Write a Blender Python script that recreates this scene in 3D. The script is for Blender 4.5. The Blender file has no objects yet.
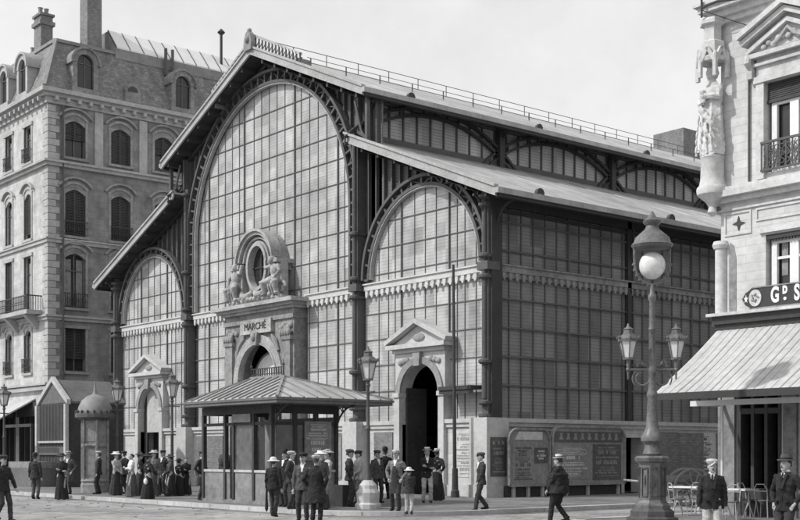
import bpy, math, random
from mathutils import Vector, Matrix
random.seed(7)
R = math.radians; PI = math.pi
S = bpy.context.scene; C = S.collection
# ---------------------------------------------------------------- camera, sky, sun, exposure
CX, CY, CZ, YAW = 49.5, -32.4, 1.7, R(50.6)
cam = bpy.data.objects.new('camera', bpy.data.cameras.new('camera')); C.objects.link(cam); S.camera = cam
cam.location = (CX, CY, CZ); cam.rotation_euler = (R(90), 0, YAW)
cam.data.sensor_width = 36; cam.data.lens = 1219/800*36; cam.data.shift_y = 193/800
cam.data.clip_start = .1; cam.data.clip_end = 3000
SUN_EL, SUN_AZ = 44, 206          # azimuth clockwise from +Y (towards the sun)
sd = Vector((math.sin(R(SUN_AZ))*math.cos(R(SUN_EL)), math.cos(R(SUN_AZ))*math.cos(R(SUN_EL)), math.sin(R(SUN_EL))))
W = bpy.data.worlds.new('World'); S.world = W; W.use_nodes = True
nt = W.node_tree; nt.nodes.clear()
sky = nt.nodes.new('ShaderNodeTexSky'); sky.sky_type = 'NISHITA'; sky.sun_disc = False
sky.sun_elevation = R(SUN_EL); sky.sun_rotation = R(SUN_AZ); sky.dust_density = 4; sky.air_density = 1.5
bw = nt.nodes.new('ShaderNodeRGBToBW'); bg = nt.nodes.new('ShaderNodeBackground'); wo = nt.nodes.new('ShaderNodeOutputWorld')
tc = nt.nodes.new('ShaderNodeTexCoord'); nz = nt.nodes.new('ShaderNodeTexNoise')
nz.inputs['Scale'].default_value = 7; nz.inputs['Detail'].default_value = 9; nz.inputs['Roughness'].default_value = .62
mr = nt.nodes.new('ShaderNodeMapRange'); mr.inputs['From Min'].default_value = .3; mr.inputs['From Max'].default_value = .7
mr.inputs['To Min'].default_value = 5.7; mr.inputs['To Max'].default_value = 7.1       # thin high overcast veil over the sky
mx = nt.nodes.new('ShaderNodeMix'); mx.inputs[0].default_value = .72
nt.links.new(sky.outputs[0], bw.inputs[0]); nt.links.new(tc.outputs['Generated'], nz.inputs['Vector'])
nt.links.new(nz.outputs['Fac'], mr.inputs[0]); nt.links.new(bw.outputs[0], mx.inputs[2]); nt.links.new(mr.outputs[0], mx.inputs[3])
nt.links.new(mx.outputs[0], bg.inputs[0]); nt.links.new(bg.outputs[0], wo.inputs[0]); bg.inputs[1].default_value = .13
sl = bpy.data.lights.new('sun', 'SUN'); sl.energy = 2.6; sl.angle = R(1.5); sl.color = (1, .995, .985)
so = bpy.data.objects.new('sun', sl); C.objects.link(so); so.rotation_euler = sd.to_track_quat('Z', 'Y').to_euler()
S.view_settings.view_transform = 'Standard'; S.view_settings.look = 'None'; S.view_settings.exposure = .30; S.view_settings.gamma = 1
S.view_settings.use_curve_mapping = False

# ---------------------------------------------------------------- helpers
def at(px, Z):                    # ground position seen in column px of the photograph at depth Z
    X = (px-400)/1219*Z
    return (CX + .6348*X - .7727*Z, CY + .7727*X + .6348*Z)
def v_of(px, u):                  # where a plane x=u is seen in column px
    r = (px-400)/1219; a = u-CX
    return (r*(-.7727*a) - .6348*a)/(.7727-r*.6348) + CY
def u_of(px, v):
    r = (px-400)/1219; b = v-CY
    return (r*.6348*b - .7727*b)/(.6348+r*.7727) + CX
MATS = {}
def mat(name, col=.3, rough=.8, amt=.15, scale=6, kind=None, bump=.0, metal=0, p=(), emit=0, spec=.3):
    if name in MATS: return MATS[name]
    m = bpy.data.materials.new(name); m.use_nodes = True; n = m.node_tree; L = n.links
    b = n.nodes['Principled BSDF']; b.inputs['Roughness'].default_value = rough; b.inputs['Metallic'].default_value = metal
    b.inputs['Specular IOR Level'].default_value = spec
    g = n.nodes.new('ShaderNodeTexCoord')
    oc = g.outputs['Object']
    t = n.nodes.new('ShaderNodeTexNoise'); t.inputs['Scale'].default_value = scale; t.inputs['Detail'].default_value = 8; t.inputs['Roughness'].default_value = .65
    L.new(oc, t.inputs['Vector'])
    t2 = n.nodes.new('ShaderNodeTexNoise'); t2.inputs['Scale'].default_value = scale*.13; t2.inputs['Detail'].default_value = 3
    mp = n.nodes.new('ShaderNodeMapping'); mp.inputs['Scale'].default_value = (3.2, 3.2, .7) if kind in ('brick', 'louver', 'pane') else (1, 1, 1)
    L.new(oc, mp.inputs['Vector']); L.new(mp.outputs[0], t2.inputs['Vector'])
    def M(op, a, bb, cl=False):
        x = n.nodes.new('ShaderNodeMath'); x.operation = op; x.use_clamp = cl
        for i, q in enumerate((a, bb)):
            if q is None: continue
            if isinstance(q, (int, float)): x.inputs[i].default_value = q
            else: L.new(q, x.inputs[i])
        return x.outputs[0]
    s = M('ADD', M('MULTIPLY', t.outputs['Fac'], .6), M('MULTIPLY', t2.outputs['Fac'], .4))
    f = M('ADD', M('MULTIPLY', M('SUBTRACT', s, .5), amt*6), 1)        # variation around 1
    f = M('MAXIMUM', f, .25)
    hgt = s
    if kind in ('brick', 'louver', 'pane', 'seam', 'cobble', 'brickxy'):
        sp = n.nodes.new('ShaderNodeSeparateXYZ'); L.new(oc, sp.inputs[0])
        cb = n.nodes.new('ShaderNodeCombineXYZ')
        if kind in ('cobble', 'brickxy'): L.new(sp.outputs[0], cb.inputs[0]); L.new(sp.outputs[1], cb.inputs[1])
        else: L.new(M('ADD', sp.outputs[0], sp.outputs[1]), cb.inputs[0]); L.new(sp.outputs[2], cb.inputs[1])
    if kind in ('brick', 'cobble', 'pane', 'brickxy'):
        bw_, bh, mort, dk, var = p
        k = n.nodes.new('ShaderNodeTexBrick'); L.new(cb.outputs[0], k.inputs['Vector'])
        k.inputs['Scale'].default_value = 1; k.inputs['Brick Width'].default_value = bw_; k.inputs['Row Height'].default_value = bh
        k.inputs['Mortar Size'].default_value = mort; k.inputs['Mortar Smooth'].default_value = .3
        k.inputs['Color1'].default_value = (1-var,)*3+(1,); k.inputs['Color2'].default_value = (1+var,)*3+(1,); k.inputs['Mortar'].default_value = (dk,)*3+(1,)
        if kind == 'pane': k.offset = 0
        kb = n.nodes.new('ShaderNodeRGBToBW'); L.new(k.outputs['Color'], kb.inputs[0])
        f = M('MULTIPLY', f, kb.outputs[0]); hgt = M('ADD', M('MULTIPLY', s, .4), kb.outputs[0])
    if kind == 'louver':
        per, dk = p
        w = M('FRACT', M('DIVIDE', sp.outputs[2], per), None)
        w = M('GREATER_THAN', w, .22)
        w = M('ADD', M('MULTIPLY', w, 1-dk), dk)
        # every glass blade differs a little
        wn = n.nodes.new('ShaderNodeTexWhiteNoise'); wn.noise_dimensions = '2D'; c2 = n.nodes.new('ShaderNodeCombineXYZ')
        L.new(M('FLOOR', M('DIVIDE', M('ADD', sp.outputs[0], sp.outputs[1]), .68), None), c2.inputs[0])
        L.new(M('FLOOR', M('DIVIDE', sp.outputs[2], 1.1), None), c2.inputs[1]); L.new(c2.outputs[0], wn.inputs['Vector'])
        w = M('MULTIPLY', w, M('ADD', M('MULTIPLY', wn.outputs['Value'], .36), .80))
        w = M('MULTIPLY', w, M('SUBTRACT', 1, M('MULTIPLY', M('GREATER_THAN', wn.outputs['Value'], .955), .38)))
        f = M('MULTIPLY', f, w); hgt = w
    v = M('MULTIPLY', f, col)
    cc = n.nodes.new('ShaderNodeCombineColor'); [L.new(v, cc.inputs[i]) for i in range(3)]
    L.new(cc.outputs[0], b.inputs['Base Color'])
    if bump:
        bp = n.nodes.new('ShaderNodeBump'); bp.inputs['Strength'].default_value = bump; bp.inputs['Distance'].default_value = .02
        L.new(hgt, bp.inputs['Height']); L.new(bp.outputs[0], b.inputs['Normal'])
    if emit:
        L.new(cc.outputs[0], b.inputs['Emission Color']); b.inputs['Emission Strength'].default_value = emit
    MATS[name] = m; return m
mat('street', .27, .9, .55, 2.2, 'cobble', .5, p=(.28, .16, .012, .75, .1))
mat('pavement', .16, .9, .5, 2.5, 'cobble', .3, p=(1.1, .8, .015, .7, .12))
mat('kerb', .42, .8, .25, 5, 'cobble', .3, p=(1.2, 5, .02, .5, .1))
mat('stone', .50, .85, .2, 4, 'brick', .35, p=(.9, .42, .012, .72, .07))
mat('stone_plain', .46, .85, .22, 5, bump=.25)
mat('stone_dirt_shade', .23, .9, .5, 5, bump=.3)  # soiled stone; also the shaded tone for side frieze, side dormers, niche strip
mat('carved', .27, .85, .35, 9, bump=.6)
mat('hall_brick', .2, .9, .25, 7, 'brick', .3, p=(.22, .075, .008, .6, .16))
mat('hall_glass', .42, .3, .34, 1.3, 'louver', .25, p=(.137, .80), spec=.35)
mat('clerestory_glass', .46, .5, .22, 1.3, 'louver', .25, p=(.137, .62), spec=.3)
mat('hall_glass_side', .22, .5, .22, 1.3, 'louver', .25, p=(.137, .72), spec=.3)  # darker copy of the front glass; the side's shade is in the colour
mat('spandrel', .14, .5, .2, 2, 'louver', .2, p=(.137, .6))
mat('iron', .04, .6, .3, 9, bump=.1, spec=.4)
mat('iron_grey', .095, .6, .3, 9, bump=.1)
mat('iron_pale', .36, .6, .3, 9, bump=.1)
mat('frieze', .52, .7, .2, 8, bump=.2)
mat('rail', .12, .6, .2, 9)
mat('zinc', .36, .5, .34, 1.1, 'brickxy', .25, p=(1.9, .72, .014, .72, .10))
mat('zinc_dark', .22, .6, .3, 2, bump=.2)
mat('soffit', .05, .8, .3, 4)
mat('wood_dark', .05, .75, .35, 7, bump=.3)
mat('wood_mid', .13, .75, .3, 7, bump=.3)
mat('dado', .2, .75, .45, 5, bump=.3)
mat('wood_pale', .42, .75, .25, 7, bump=.2)
mat('void', .012, .9, .1, 3)
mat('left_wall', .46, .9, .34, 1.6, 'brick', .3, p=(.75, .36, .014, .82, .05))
mat('left_side_wall', .22, .9, .42, 1.3, 'brick', .3, p=(.75, .36, .014, .78, .09))  # shaded copy of the front wall, shade put into its colour
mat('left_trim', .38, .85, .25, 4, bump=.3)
mat('left_side_trim', .27, .85, .4, 4, bump=.3)  # front trim darkened for the side face, its shade in the colour
mat('slate', .19, .7, .35, 5, 'brick', .3, p=(.3, .2, .015, .7, .2))
mat('window_glass', .03, .15, .3, 2, spec=.5)
mat('shutter', .06, .7, .3, 5)
mat('chimney_brick', .22, .9, .3, 4, 'brick', .3, p=(.24, .09, .012, .7, .15))
mat('cafe_wall', .52, .85, .22, 3, 'brick', .3, p=(.8, .235, .010, .80, .03))
mat('cafe_trim', .52, .8, .28, 6, bump=.2)
mat('cafe_dirty', .42, .85, .35, 9, bump=.4)
mat('white_paint', .70, .6, .12, 8)
mat('awning', .42, .9, .22, 5)
mat('awning_dark', .39, .9, .2, 5)
mat('sign_dark', .045, .5, .2, 8)
mat('paper_pale', .50, .9, .3, 9)
mat('paper_mid', .24, .9, .35, 6)
mat('paper_dark', .10, .9, .35, 6)
mat('lamp_glass', .62, .25, .15, 3, spec=.6)
mat('globe', .62, .12, .35, 5, spec=.6)
mat('lamp_paint', .13, .42, .5, 12, bump=.2)
mat('lamp_paint_dark', .08, .55, .3, 12)
mat('sculpture', .34, .85, .5, 12, bump=.8)
mat('kiosk_glass', .10, .2, .5, 3, spec=.6)
mat('skin', .32, .6, .12, 20)
mat('hair', .05, .7, .3, 30)
for nm, c in (('black', .022), ('dark', .04), ('charcoal', .075), ('grey', .16), ('pale', .38), ('white', .66), ('straw', .62)):
    mat('cloth_'+nm, c, .9, .45, 11, bump=.9)

class MB:
    def __init__(s): s.v = []; s.f = []
    def add(s, vs, fs):
        o = len(s.v); s.v += [tuple(v) for v in vs]; s.f += [tuple(i+o for i in f) for f in fs]; return s
    def box(s, x0, x1, y0, y1, z0, z1):
        return s.add([(x0,y0,z0),(x1,y0,z0),(x1,y1,z0),(x0,y1,z0),(x0,y0,z1),(x1,y0,z1),(x1,y1,z1),(x0,y1,z1)],
              [(0,3,2,1),(4,5,6,7),(0,1,5,4),(1,2,6,5),(2,3,7,6),(3,0,4,7)])
    def cbox(s, cx, cy, cz, dx, dy, dz): return s.box(cx-dx/2, cx+dx/2, cy-dy/2, cy+dy/2, cz-dz/2, cz+dz/2)
    def beam(s, a, b, w, h, up=(0,0,1)):          # box from a to b
        a = Vector(a); b = Vector(b); d = (b-a).normalized(); up = Vector(up)
        if abs(d.dot(up)) > .98: up = Vector((0,1,0))
        x = d.cross(up).normalized()*w/2; y = x.cross(d).normalized()*h/2
        vs = [p+i*x+j*y for p in (a, b) for i, j in ((-1,-1),(1,-1),(1,1),(-1,1))]
        return s.add(vs, [(0,1,2,3),(7,6,5,4),(0,4,5,1),(1,5,6,2),(2,6,7,3),(3,7,4,0)])
    def tube(s, pts, rad, n=8, cap=True):
        pts = [Vector(p) for p in pts]; rad = rad if isinstance(rad, (list, tuple)) else [rad]*len(pts)
        o = len(s.v); px = None
        for i, p in enumerate(pts):
            d = (pts[min(i+1, len(pts)-1)]-pts[max(i-1, 0)]).normalized()
            if px is None: px = d.orthogonal().normalized()
            px = (px-d*px.dot(d)).normalized(); py = d.cross(px)
            r = rad[i]
            rx, ry = r if isinstance(r, tuple) else (r, r)
            for k in range(n):
                t = 2*PI*k/n; s.v.append(tuple(p+px*rx*math.cos(t)+py*ry*math.sin(t)))
        for i in range(len(pts)-1):
            for k in range(n):
                a = o+i*n+k; b = o+i*n+(k+1)%n; s.f.append((a, b, b+n, a+n))
        if cap: s.f.append(tuple(o+k for k in range(n))[::-1]); s.f.append(tuple(o+(len(pts)-1)*n+k for k in range(n)))
        return s
    def lathe(s, prof, c=(0,0), n=16, ph=0, sx=1, sy=1, wob=None):
        o = len(s.v)
        for r, z in prof:
            for k in range(n):
                t = 2*PI*k/n+ph; q = r*(wob(t, z) if wob else 1); s.v.append((c[0]+q*sx*math.cos(t), c[1]+q*sy*math.sin(t), z))
        for i in range(len(prof)-1):
            for k in range(n):
                a = o+i*n+k; b = o+i*n+(k+1)%n; s.f.append((a, b, b+n, a+n))
        s.f.append(tuple(o+k for k in range(n))[::-1]); s.f.append(tuple(o+(len(prof)-1)*n+k for k in range(n)))
        return s
    def ball(s, c, rx, ry=None, rz=None, n=10, m=7):
        ry = ry or rx; rz = rz or rx; o = len(s.v)
        s.v.append((c[0], c[1], c[2]-rz))
        for i in range(1, m):
            a = PI*i/m
            for k in range(n):
                t = 2*PI*k/n; s.v.append((c[0]+rx*math.sin(a)*math.cos(t), c[1]+ry*math.sin(a)*math.sin(t), c[2]-rz*math.cos(a)))
        s.v.append((c[0], c[1], c[2]+rz)); e = len(s.v)-1
        for k in range(n): s.f.append((o, o+1+(k+1)%n, o+1+k)); s.f.append((e, e-n+k, e-n+(k+1)%n))
        for i in range(m-2):
            for k in range(n):
                a = o+1+i*n+k; b = o+1+i*n+(k+1)%n; s.f.append((a, b, b+n, a+n))
        return s
    def prism(s, poly, T, d):                     # poly in 2D, T maps (a,b,depth)->3D
        n = len(poly); vs = [T(a, b, 0) for a, b in poly]+[T(a, b, d) for a, b in poly]
        return s.add(vs, [tuple(range(n)), tuple(range(2*n-1, n-1, -1))]+[(i, i+n, (i+1) % n+n, (i+1) % n) for i in range(n)])
    def strips(s, us, lo, hi, T, d):              # wall made of thin vertical strips
        o = len(s.v); n = len(us)
        for u in us:
            s.v += [tuple(T(u, lo(u), 0)), tuple(T(u, hi(u), 0)), tuple(T(u, lo(u), d)), tuple(T(u, hi(u), d))]
        for i in range(n-1):
            a = o+4*i; b = a+4
            s.f += [(a, b, b+1, a+1), (a+2, a+3, b+3, b+2), (a+1, b+1, b+3, a+3), (a, a+2, b+2, b)]
        s.f += [(o, o+1, o+3, o+2), (o+4*n-4, o+4*n-2, o+4*n-1, o+4*n-3)]
        return s
    def arc(s, cu, cz, r, w, a0, a1, T, d0, d1, n=36):   # a flat ring piece of radial width w, between depths d0..d1
        o = len(s.v)
        for i in range(n+1):
            t = a0+(a1-a0)*i/n
            for rr in (r, r+w):
                for dd in (d0, d1): s.v.append(tuple(T(cu+rr*math.cos(t), cz+rr*math.sin(t), dd)))
        for i in range(n):
            a = o+4*i; b = a+4
            s.f += [(a, a+1, b+1, b), (a+2, b+2, b+3, a+3), (a, b, b+2, a+2), (a+1, a+3, b+3, b+1)]
        s.f += [(o, o+2, o+3, o+1), (o+4*n, o+4*n+1, o+4*n+3, o+4*n+2)]
        return s
    def xf(s, M):
        s.v = [tuple(M @ Vector(v)) for v in s.v]; return s
    def build(s, name, m, parent=None, smooth=False, loc=None, label=None):
        me = bpy.data.meshes.new(name); me.from_pydata(s.v, [], s.f); me.update()
        me.materials.append(MATS[m])
        if smooth:
            me.polygons.foreach_set('use_smooth', [True]*len(me.polygons))
            try: me.set_sharp_from_angle(angle=R(40))
            except Exception: pass
        o = bpy.data.objects.new(name, me); C.objects.link(o)
        if parent: o.parent = parent
        if loc: o.location = loc
        if label: o['label'] = label
        import bmesh
        b = bmesh.new(); b.from_mesh(me); bmesh.ops.recalc_face_normals(b, faces=b.faces); b.to_mesh(me); b.free()
        return o
def build_each(mb, name, m, parent=None, smooth=False, tol=.02):     # one object per group of touching pieces
    n = len(mb.v); par = list(range(n))
    def find(a):
        while par[a] != a: par[a] = par[par[a]]; a = par[a]
        return a
    for f in mb.f:
        r = find(f[0])
        for i in f[1:]: par[find(i)] = r
    isl = {}
    for i in range(n): isl.setdefault(find(i), []).append(i)
    ks = list(isl); bb = []
    for k in ks:
        vs = [mb.v[i] for i in isl[k]]; bb.append([min(v[a] for v in vs)-tol for a in range(3)]+[max(v[a] for v in vs)+tol for a in range(3)])
    g = list(range(len(ks)))
    def fg(a):
        while g[a] != a: a = g[a]
        return a
    for i in range(len(ks)):
        for j in range(i):
            a, b = bb[i], bb[j]
            if all(a[q] <= b[q+3] and b[q] <= a[q+3] for q in range(3)): g[fg(i)] = fg(j)
    fb = {}
    for f in mb.f: fb.setdefault(find(f[0]), []).append(f)
    cl = {}
    for i, k in enumerate(ks): cl.setdefault(fg(i), []).append(k)
    out = []
    for c in cl.values():
        q = MB(); mp = {}
        for k in c:
            for i in isl[k]: mp[i] = len(q.v); q.v.append(mb.v[i])
            q.f += [tuple(mp[i] for i in f) for f in fb.get(k, [])]
        out.append(q.build(name, m, parent, smooth))
    return out
def tag(o, label=None, cat=None, group=None, kind=None):
    for k, v in (('label', label), ('category', cat), ('group', group), ('kind', kind)):
        if v: o[k] = v
    return o
def thing(name, label, cat, loc=(0,0,0), rz=0, group=None):
    o = bpy.data.objects.new(name, None); C.objects.link(o); o.empty_display_size = .3
    o.location = loc; o.rotation_euler = (0,0,rz); return tag(o, label, cat, group)
def copy_tree(o, parent=None):
    c = o.copy(); C.objects.link(c)
    if parent: c.parent = parent
    for ch in list(o.children): copy_tree(ch, c)
    return c
def text_mesh(txt, size, depth, align='CENTER', bold=0):
    cu = bpy.data.curves.new('t', 'FONT'); cu.body = txt; cu.size = size; cu.extrude = depth; cu.align_x = align; cu.align_y = 'CENTER'; cu.offset = bold
    o = bpy.data.objects.new('t', cu); C.objects.link(o)
    me = bpy.data.meshes.new_from_object(o.evaluated_get(bpy.context.evaluated_depsgraph_get()))
    b = MB(); b.add([v.co[:] for v in me.vertices], [tuple(p.vertices) for p in me.polygons])
    bpy.data.objects.remove(o); return b
def fuse(mb, name, mt, parent, vox, smooth_it=2, label=None, crease=0):
    me = bpy.data.meshes.new('tmp'); me.from_pydata(mb.v, [], mb.f); me.update()
    import bmesh
    b = bmesh.new(); b.from_mesh(me); bmesh.ops.recalc_face_normals(b, faces=b.faces); b.to_mesh(me); b.free()
    o = bpy.data.objects.new('tmp', me); C.objects.link(o)
    r = o.modifiers.new('r', 'REMESH'); r.mode = 'VOXEL'; r.voxel_size = vox
    if smooth_it:
        s_ = o.modifiers.new('s', 'SMOOTH'); s_.iterations = smooth_it; s_.factor = .5
    dg = bpy.context.evaluated_depsgraph_get(); dg.update()
    nm = bpy.data.meshes.new_from_object(o.evaluated_get(dg)); bpy.data.objects.remove(o)
    if crease:
        import numpy as np
        n = len(nm.vertices); c = np.empty(n*3); nm.vertices.foreach_get('co', c); c = c.reshape(n, 3)
        nn = np.empty(n*3); nm.vertex_normals.foreach_get('vector', nn); nn = nn.reshape(n, 3); ph = mb.v[0][0]*300+len(mb.v)
        x, y, z = c.T; wz = z+.03*np.sin(19*x+ph)+.025*np.sin(23*y+ph*2); wx = x+.025*np.sin(14*z+ph); wy = y+.03*np.sin(11*z+2*ph)
        d = .45*np.sin(26*wx+9*wz+ph)*np.sin(17*wz+21*wy)+.35*np.sin(41*wz+17*wx*np.sin(5*z)+ph)*np.sin(13*wy+3*ph+8*wx)
        d = d-.6*np.abs(np.sin(22*wz+15*wx-18*wy+ph))**6
        nm.vertices.foreach_set('co', (c+nn*(d*crease*.7)[:, None]).ravel())
    nm.name = name; nm.materials.clear(); nm.materials.append(MATS[mt]); nm.polygons.foreach_set('use_smooth', [True]*len(nm.polygons))
    q = bpy.data.objects.new(name, nm); C.objects.link(q)
    if parent: q.parent = parent
    if label: q['label'] = label
    return q
TF = lambda v: (lambda a, z, d: (a, v+d, z))      # plane facing -Y at y=v, depth goes inward
TS = lambda u: (lambda a, z, d: (u-d, a, z))      # plane facing +X at x=u, depth goes inward
def wall_holes(mb, a0, a1, z0, z1, holes, T, reveal=.3):
    xs = sorted(set([a0, a1]+[h[i] for h in holes for i in (0, 1)])); zs = sorted(set([z0, z1]+[h[i] for h in holes for i in (2, 3)]))
    for i in range(len(xs)-1):
        for j in range(len(zs)-1):
            cx = (xs[i]+xs[i+1])/2; cz = (zs[j]+zs[j+1])/2
            if any(h[0] < cx < h[1] and h[2] < cz < h[3] for h in holes): continue
            mb.add([T(xs[i], zs[j], 0), T(xs[i+1], zs[j], 0), T(xs[i+1], zs[j+1], 0), T(xs[i], zs[j+1], 0)], [(0,1,2,3)])
    for h in holes:
        p = [(h[0], h[2]), (h[1], h[2]), (h[1], h[3]), (h[0], h[3])]
        for k in range(4):
            if k == 2 and h[3] > z1-.01: continue
            a, b = p[k], p[(k+1) % 4]
            mb.add([T(a[0], a[1], 0), T(b[0], b[1], 0), T(b[0], b[1], reveal), T(a[0], a[1], reveal)], [(0,1,2,3)])
    return mb
def fr(a, b, n): return [a+(b-a)*i/n for i in range(n+1)]

# ---------------------------------------------------------------- ground
def rounded(u, v, r, n=10): return [(u-r+r*math.sin(PI/2*i/n), v+r-r*math.cos(PI/2*i/n)) for i in range(n+1)]
tag(MB().add([(-600,-600,-.13),(600,-600,-.13),(600,900,-.13),(-600,900,-.13)], [(0,1,2,3)]).build('street', 'street'), kind='structure')
def platform(name, poly, m, z0, z1): return tag(MB().prism(poly, lambda a, b, d: (a, b, z1-d), z1-z0).build(name, m), kind='structure')
KU, KV = 23.2, -11.7
outer = [(-70, KV)] + rounded(KU, KV, 4.0) + [(KU, 45), (-70, 45)]
inner = [(-70, KV+.32)] + rounded(KU-.32, KV+.32, 3.7) + [(KU-.32, 45), (-70, 45)]
platform('hall_pavement', inner, 'pavement', -.13, 0)
def kerb_ring(name, po, pi_, z0, z1):
    m = MB(); n = len(po)
    for i in range(n-1):
        a, b, c, d = po[i], po[i+1], pi_[i+1], pi_[i]
        m.add([(*a, z0), (*b, z0), (*c, z0), (*d, z0), (*a, z1), (*b, z1), (*c, z1), (*d, z1)], [(4,5,6,7), (0,1,5,4), (2,3,7,6)])
    return tag(m.build(name, 'kerb'), kind='structure')
kerb_ring('hall_kerb', outer[:-1], inner[:-1], -.2, .006)
def rl(u, v, r, n=10): return [(u+r-r*math.sin(PI/2*i/n), v+r-r*math.cos(PI/2*i/n)) for i in range(n+1)]
co = [(70, -10.6)] + rl(28.0, -10.6, 2.5) + [(28.0, 45)]; ci = [(70, -10.28)] + rl(28.32, -10.28, 2.2) + [(28.32, 45)]
platform('cafe_pavement', ci+[(70, 45)], 'pavement', -.13, 0)
kerb_ring('cafe_kerb', co, ci, -.2, .006)

gi = [(-70, KV-.45)] + rounded(KU+.45, KV-.45, 4.45) + [(KU+.45, 45)]
m = MB()
for a, b, c, d in zip(gi[:-1], gi[1:], outer[1:-1], outer[:-2]): m.add([(*a, -.126), (*b, -.126), (*c, -.126), (*d, -.126)], [(0,1,2,3)])
tag(m.build('gutter_strip', 'pavement'), kind='structure')
# ---------------------------------------------------------------- the market hall
hall = thing('market_hall', 'iron and glass market hall with great arched gable and carved stone portal', 'market hall')
W1, W2, LEN = 7.55, 15.6, 40.0
HB, HS = 8.8, 2.88
roofN = lambda u: 21.07-.445*abs(u)
roofA = lambda u: 15.37-.409*(abs(u)-7.59)
AC, AR = 12.65, 6.75                 # nave arch centre height, inner radius
BC, BR = 9.15, 3.45                  # aisle arch
UA = 11.58
archN = lambda u: AC+math.sqrt(max(0, AR**2-u*u))
archNo = lambda u: AC+math.sqrt(max(0, (AR+.62)**2-u*u)) if abs(u) < AR+.62 else 9
archA = lambda u: BC+math.sqrt(max(0, BR**2-(abs(u)-UA)**2))
# stone base: front with door holes, sides, back
m = MB()
DW = 1.22
wall_holes(m, -W2, W2, 0, HS, [(-UA-DW, -UA+DW, 0, HS), (-1.75, 1.75, 0, HS), (UA-DW, UA+DW, 0, HS)], TF(-.12), .8)
dv = [v_of(624, W2+.1), v_of(645, W2+.1)]
wall_holes(m, -.12, LEN, 0, HS, [(dv[0], dv[1], 0, 2.35), (22, 24.5, 0, 2.35)], TS(W2+.12), .8)
m.box(-W2-.12, -W2+.6, -.12, LEN, 0, HS); m.box(-W2, W2, LEN-.6, LEN, 0, HS)
m.build('stone_base', 'stone', hall)
m = MB()
for a, b in ((-W2-.25, -UA-DW-.35), (-UA+DW+.35, -3.3), (3.3, UA-DW-.35), (UA+DW+.35, W2+.25)):
    m.box(a, b, -.27, .3, HS, HS+.16); m.box(a, b, -.2, .28, HS-.16, HS)
    m.box(a, b, -.24, -.1, 0, .42)
m.box(W2-.28, W2+.27, .3, LEN, HS, HS+.16); m.box(W2-.1, W2+.2, .3, LEN, HS-.16, HS); m.box(W2+.1, W2+.24, .3, dv[0]-.3, 0, .42); m.box(W2+.1, W2+.24, dv[1]+.3, LEN, 0, .42)
build_each(m, 'base_ledge', 'stone_plain', hall)
m = MB()                              # brick infill panels of the base
for a, b in ((8.5, 9.75), (3.9, 6.6), (-6.6, -3.9)): m.box(a, b, -.17, -.11, .5, HS-.3)
for k in range(9):
    y0 = 1.4+k*4.2; 
    if not (y0-.3 < dv[1] and y0+3.3 > dv[0]) and not (y0 < 24.5 and y0+3.2 > 22): m.box(W2+.11, W2+.17, y0, y0+3.2, .5, HS-.3)
build_each(m, 'brick_panel', 'hall_brick', hall)
# glazing: front
def lo_front(u):
    if abs(u) < 3.2: return HB
    if abs(abs(u)-UA) < 1.55: return 6.2
    return HS
def seg(a, b, st=.12):
    return fr(a, b, max(2, int((b-a)/st)))
m = MB(); e = .001
for (a, b) in ((-AR, -3.2-e), (-3.2+e, 3.2-e), (3.2+e, AR)): m.strips(seg(a, b), lo_front, archN, TF(.10), .07)
for s in (-1, 1):
    c = s*UA
    for (a, b) in ((c-4.0, c-1.55-e), (c-1.55+e, c+1.55-e), (c+1.55+e, c+4.0)): m.strips(seg(a, b), lo_front, archA, TF(.10), .07)
m.build('front_glazing', 'hall_glass', hall)
m = MB()                              # louvred spandrels of darker glass, with gable shade put into the colour
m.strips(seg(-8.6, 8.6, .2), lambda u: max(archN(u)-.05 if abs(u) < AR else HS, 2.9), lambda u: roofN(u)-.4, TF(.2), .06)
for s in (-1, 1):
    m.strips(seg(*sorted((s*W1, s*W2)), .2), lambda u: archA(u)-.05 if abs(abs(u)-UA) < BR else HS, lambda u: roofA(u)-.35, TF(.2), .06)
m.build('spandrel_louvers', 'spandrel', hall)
def bars(mb, us, lo, hi, w, v0, v1):
    for u in us:
        z0, z1 = lo(u), hi(u)
        if z1-z0 > .1: mb.box(u-w/2, u+w/2, v0, v1, z0, z1)
m = MB()
bars(m, [u for u in fr(-6.75, 6.75, 20)[1:-1] if min(abs(u-q) for q in (-5.6, -2.2, 2.2, 5.6)) > .2], lo_front, archN, .026, .07, .115)
bars(m, [-5.6, -2.2, 2.2, 5.6], lo_front, archN, .055, .03, .115)
for s in (-1, 1): bars(m, [s*UA+x for x in (-3.05, -2.4, -1.95, -.68, 0, .68, 1.95, 2.4, 3.05)], lo_front, archA, .026, .07, .115); bars(m, [s*UA-1.5, s*UA+1.5], lo_front, archA, .05, .03, .115)
m.build('vertical_mullions', 'rail', hall)
m = MB()
z = HS+.16
zz = [HB-1.12*k for k in range(1, 5)]+[HB+.55+1.1*k for k in range(0, 11)]
def hbar(mb, a, b, z, w=.034): mb.box(a, b, .06, .118, z-w/2, z+w/2)
for z in zz:
    if z < HB:
        for s in (-1, 1):
            hbar(m, *sorted((s*3.2, s*W1)), z)
            if z < 6.2: hbar(m, *sorted((s*W1, s*(UA-1.55))), z); hbar(m, *sorted((s*(UA+1.55), s*W2)), z)
            else: hbar(m, *sorted((s*W1, s*W2)), z)
    else:
        if z < AC+AR-.2:
            x = AR if z < AC else math.sqrt(AR**2-(z-AC)**2); hbar(m, -x, x, z)
        if z < BC+BR-.2:
            x = BR if z < BC else math.sqrt(BR**2-(z-BC)**2)
            for s in (-1, 1): hbar(m, s*UA-x, s*UA+x, z)
m.build('horizontal_rails', 'rail', hall)
m = MB()                              # slats in the spandrels
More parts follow.
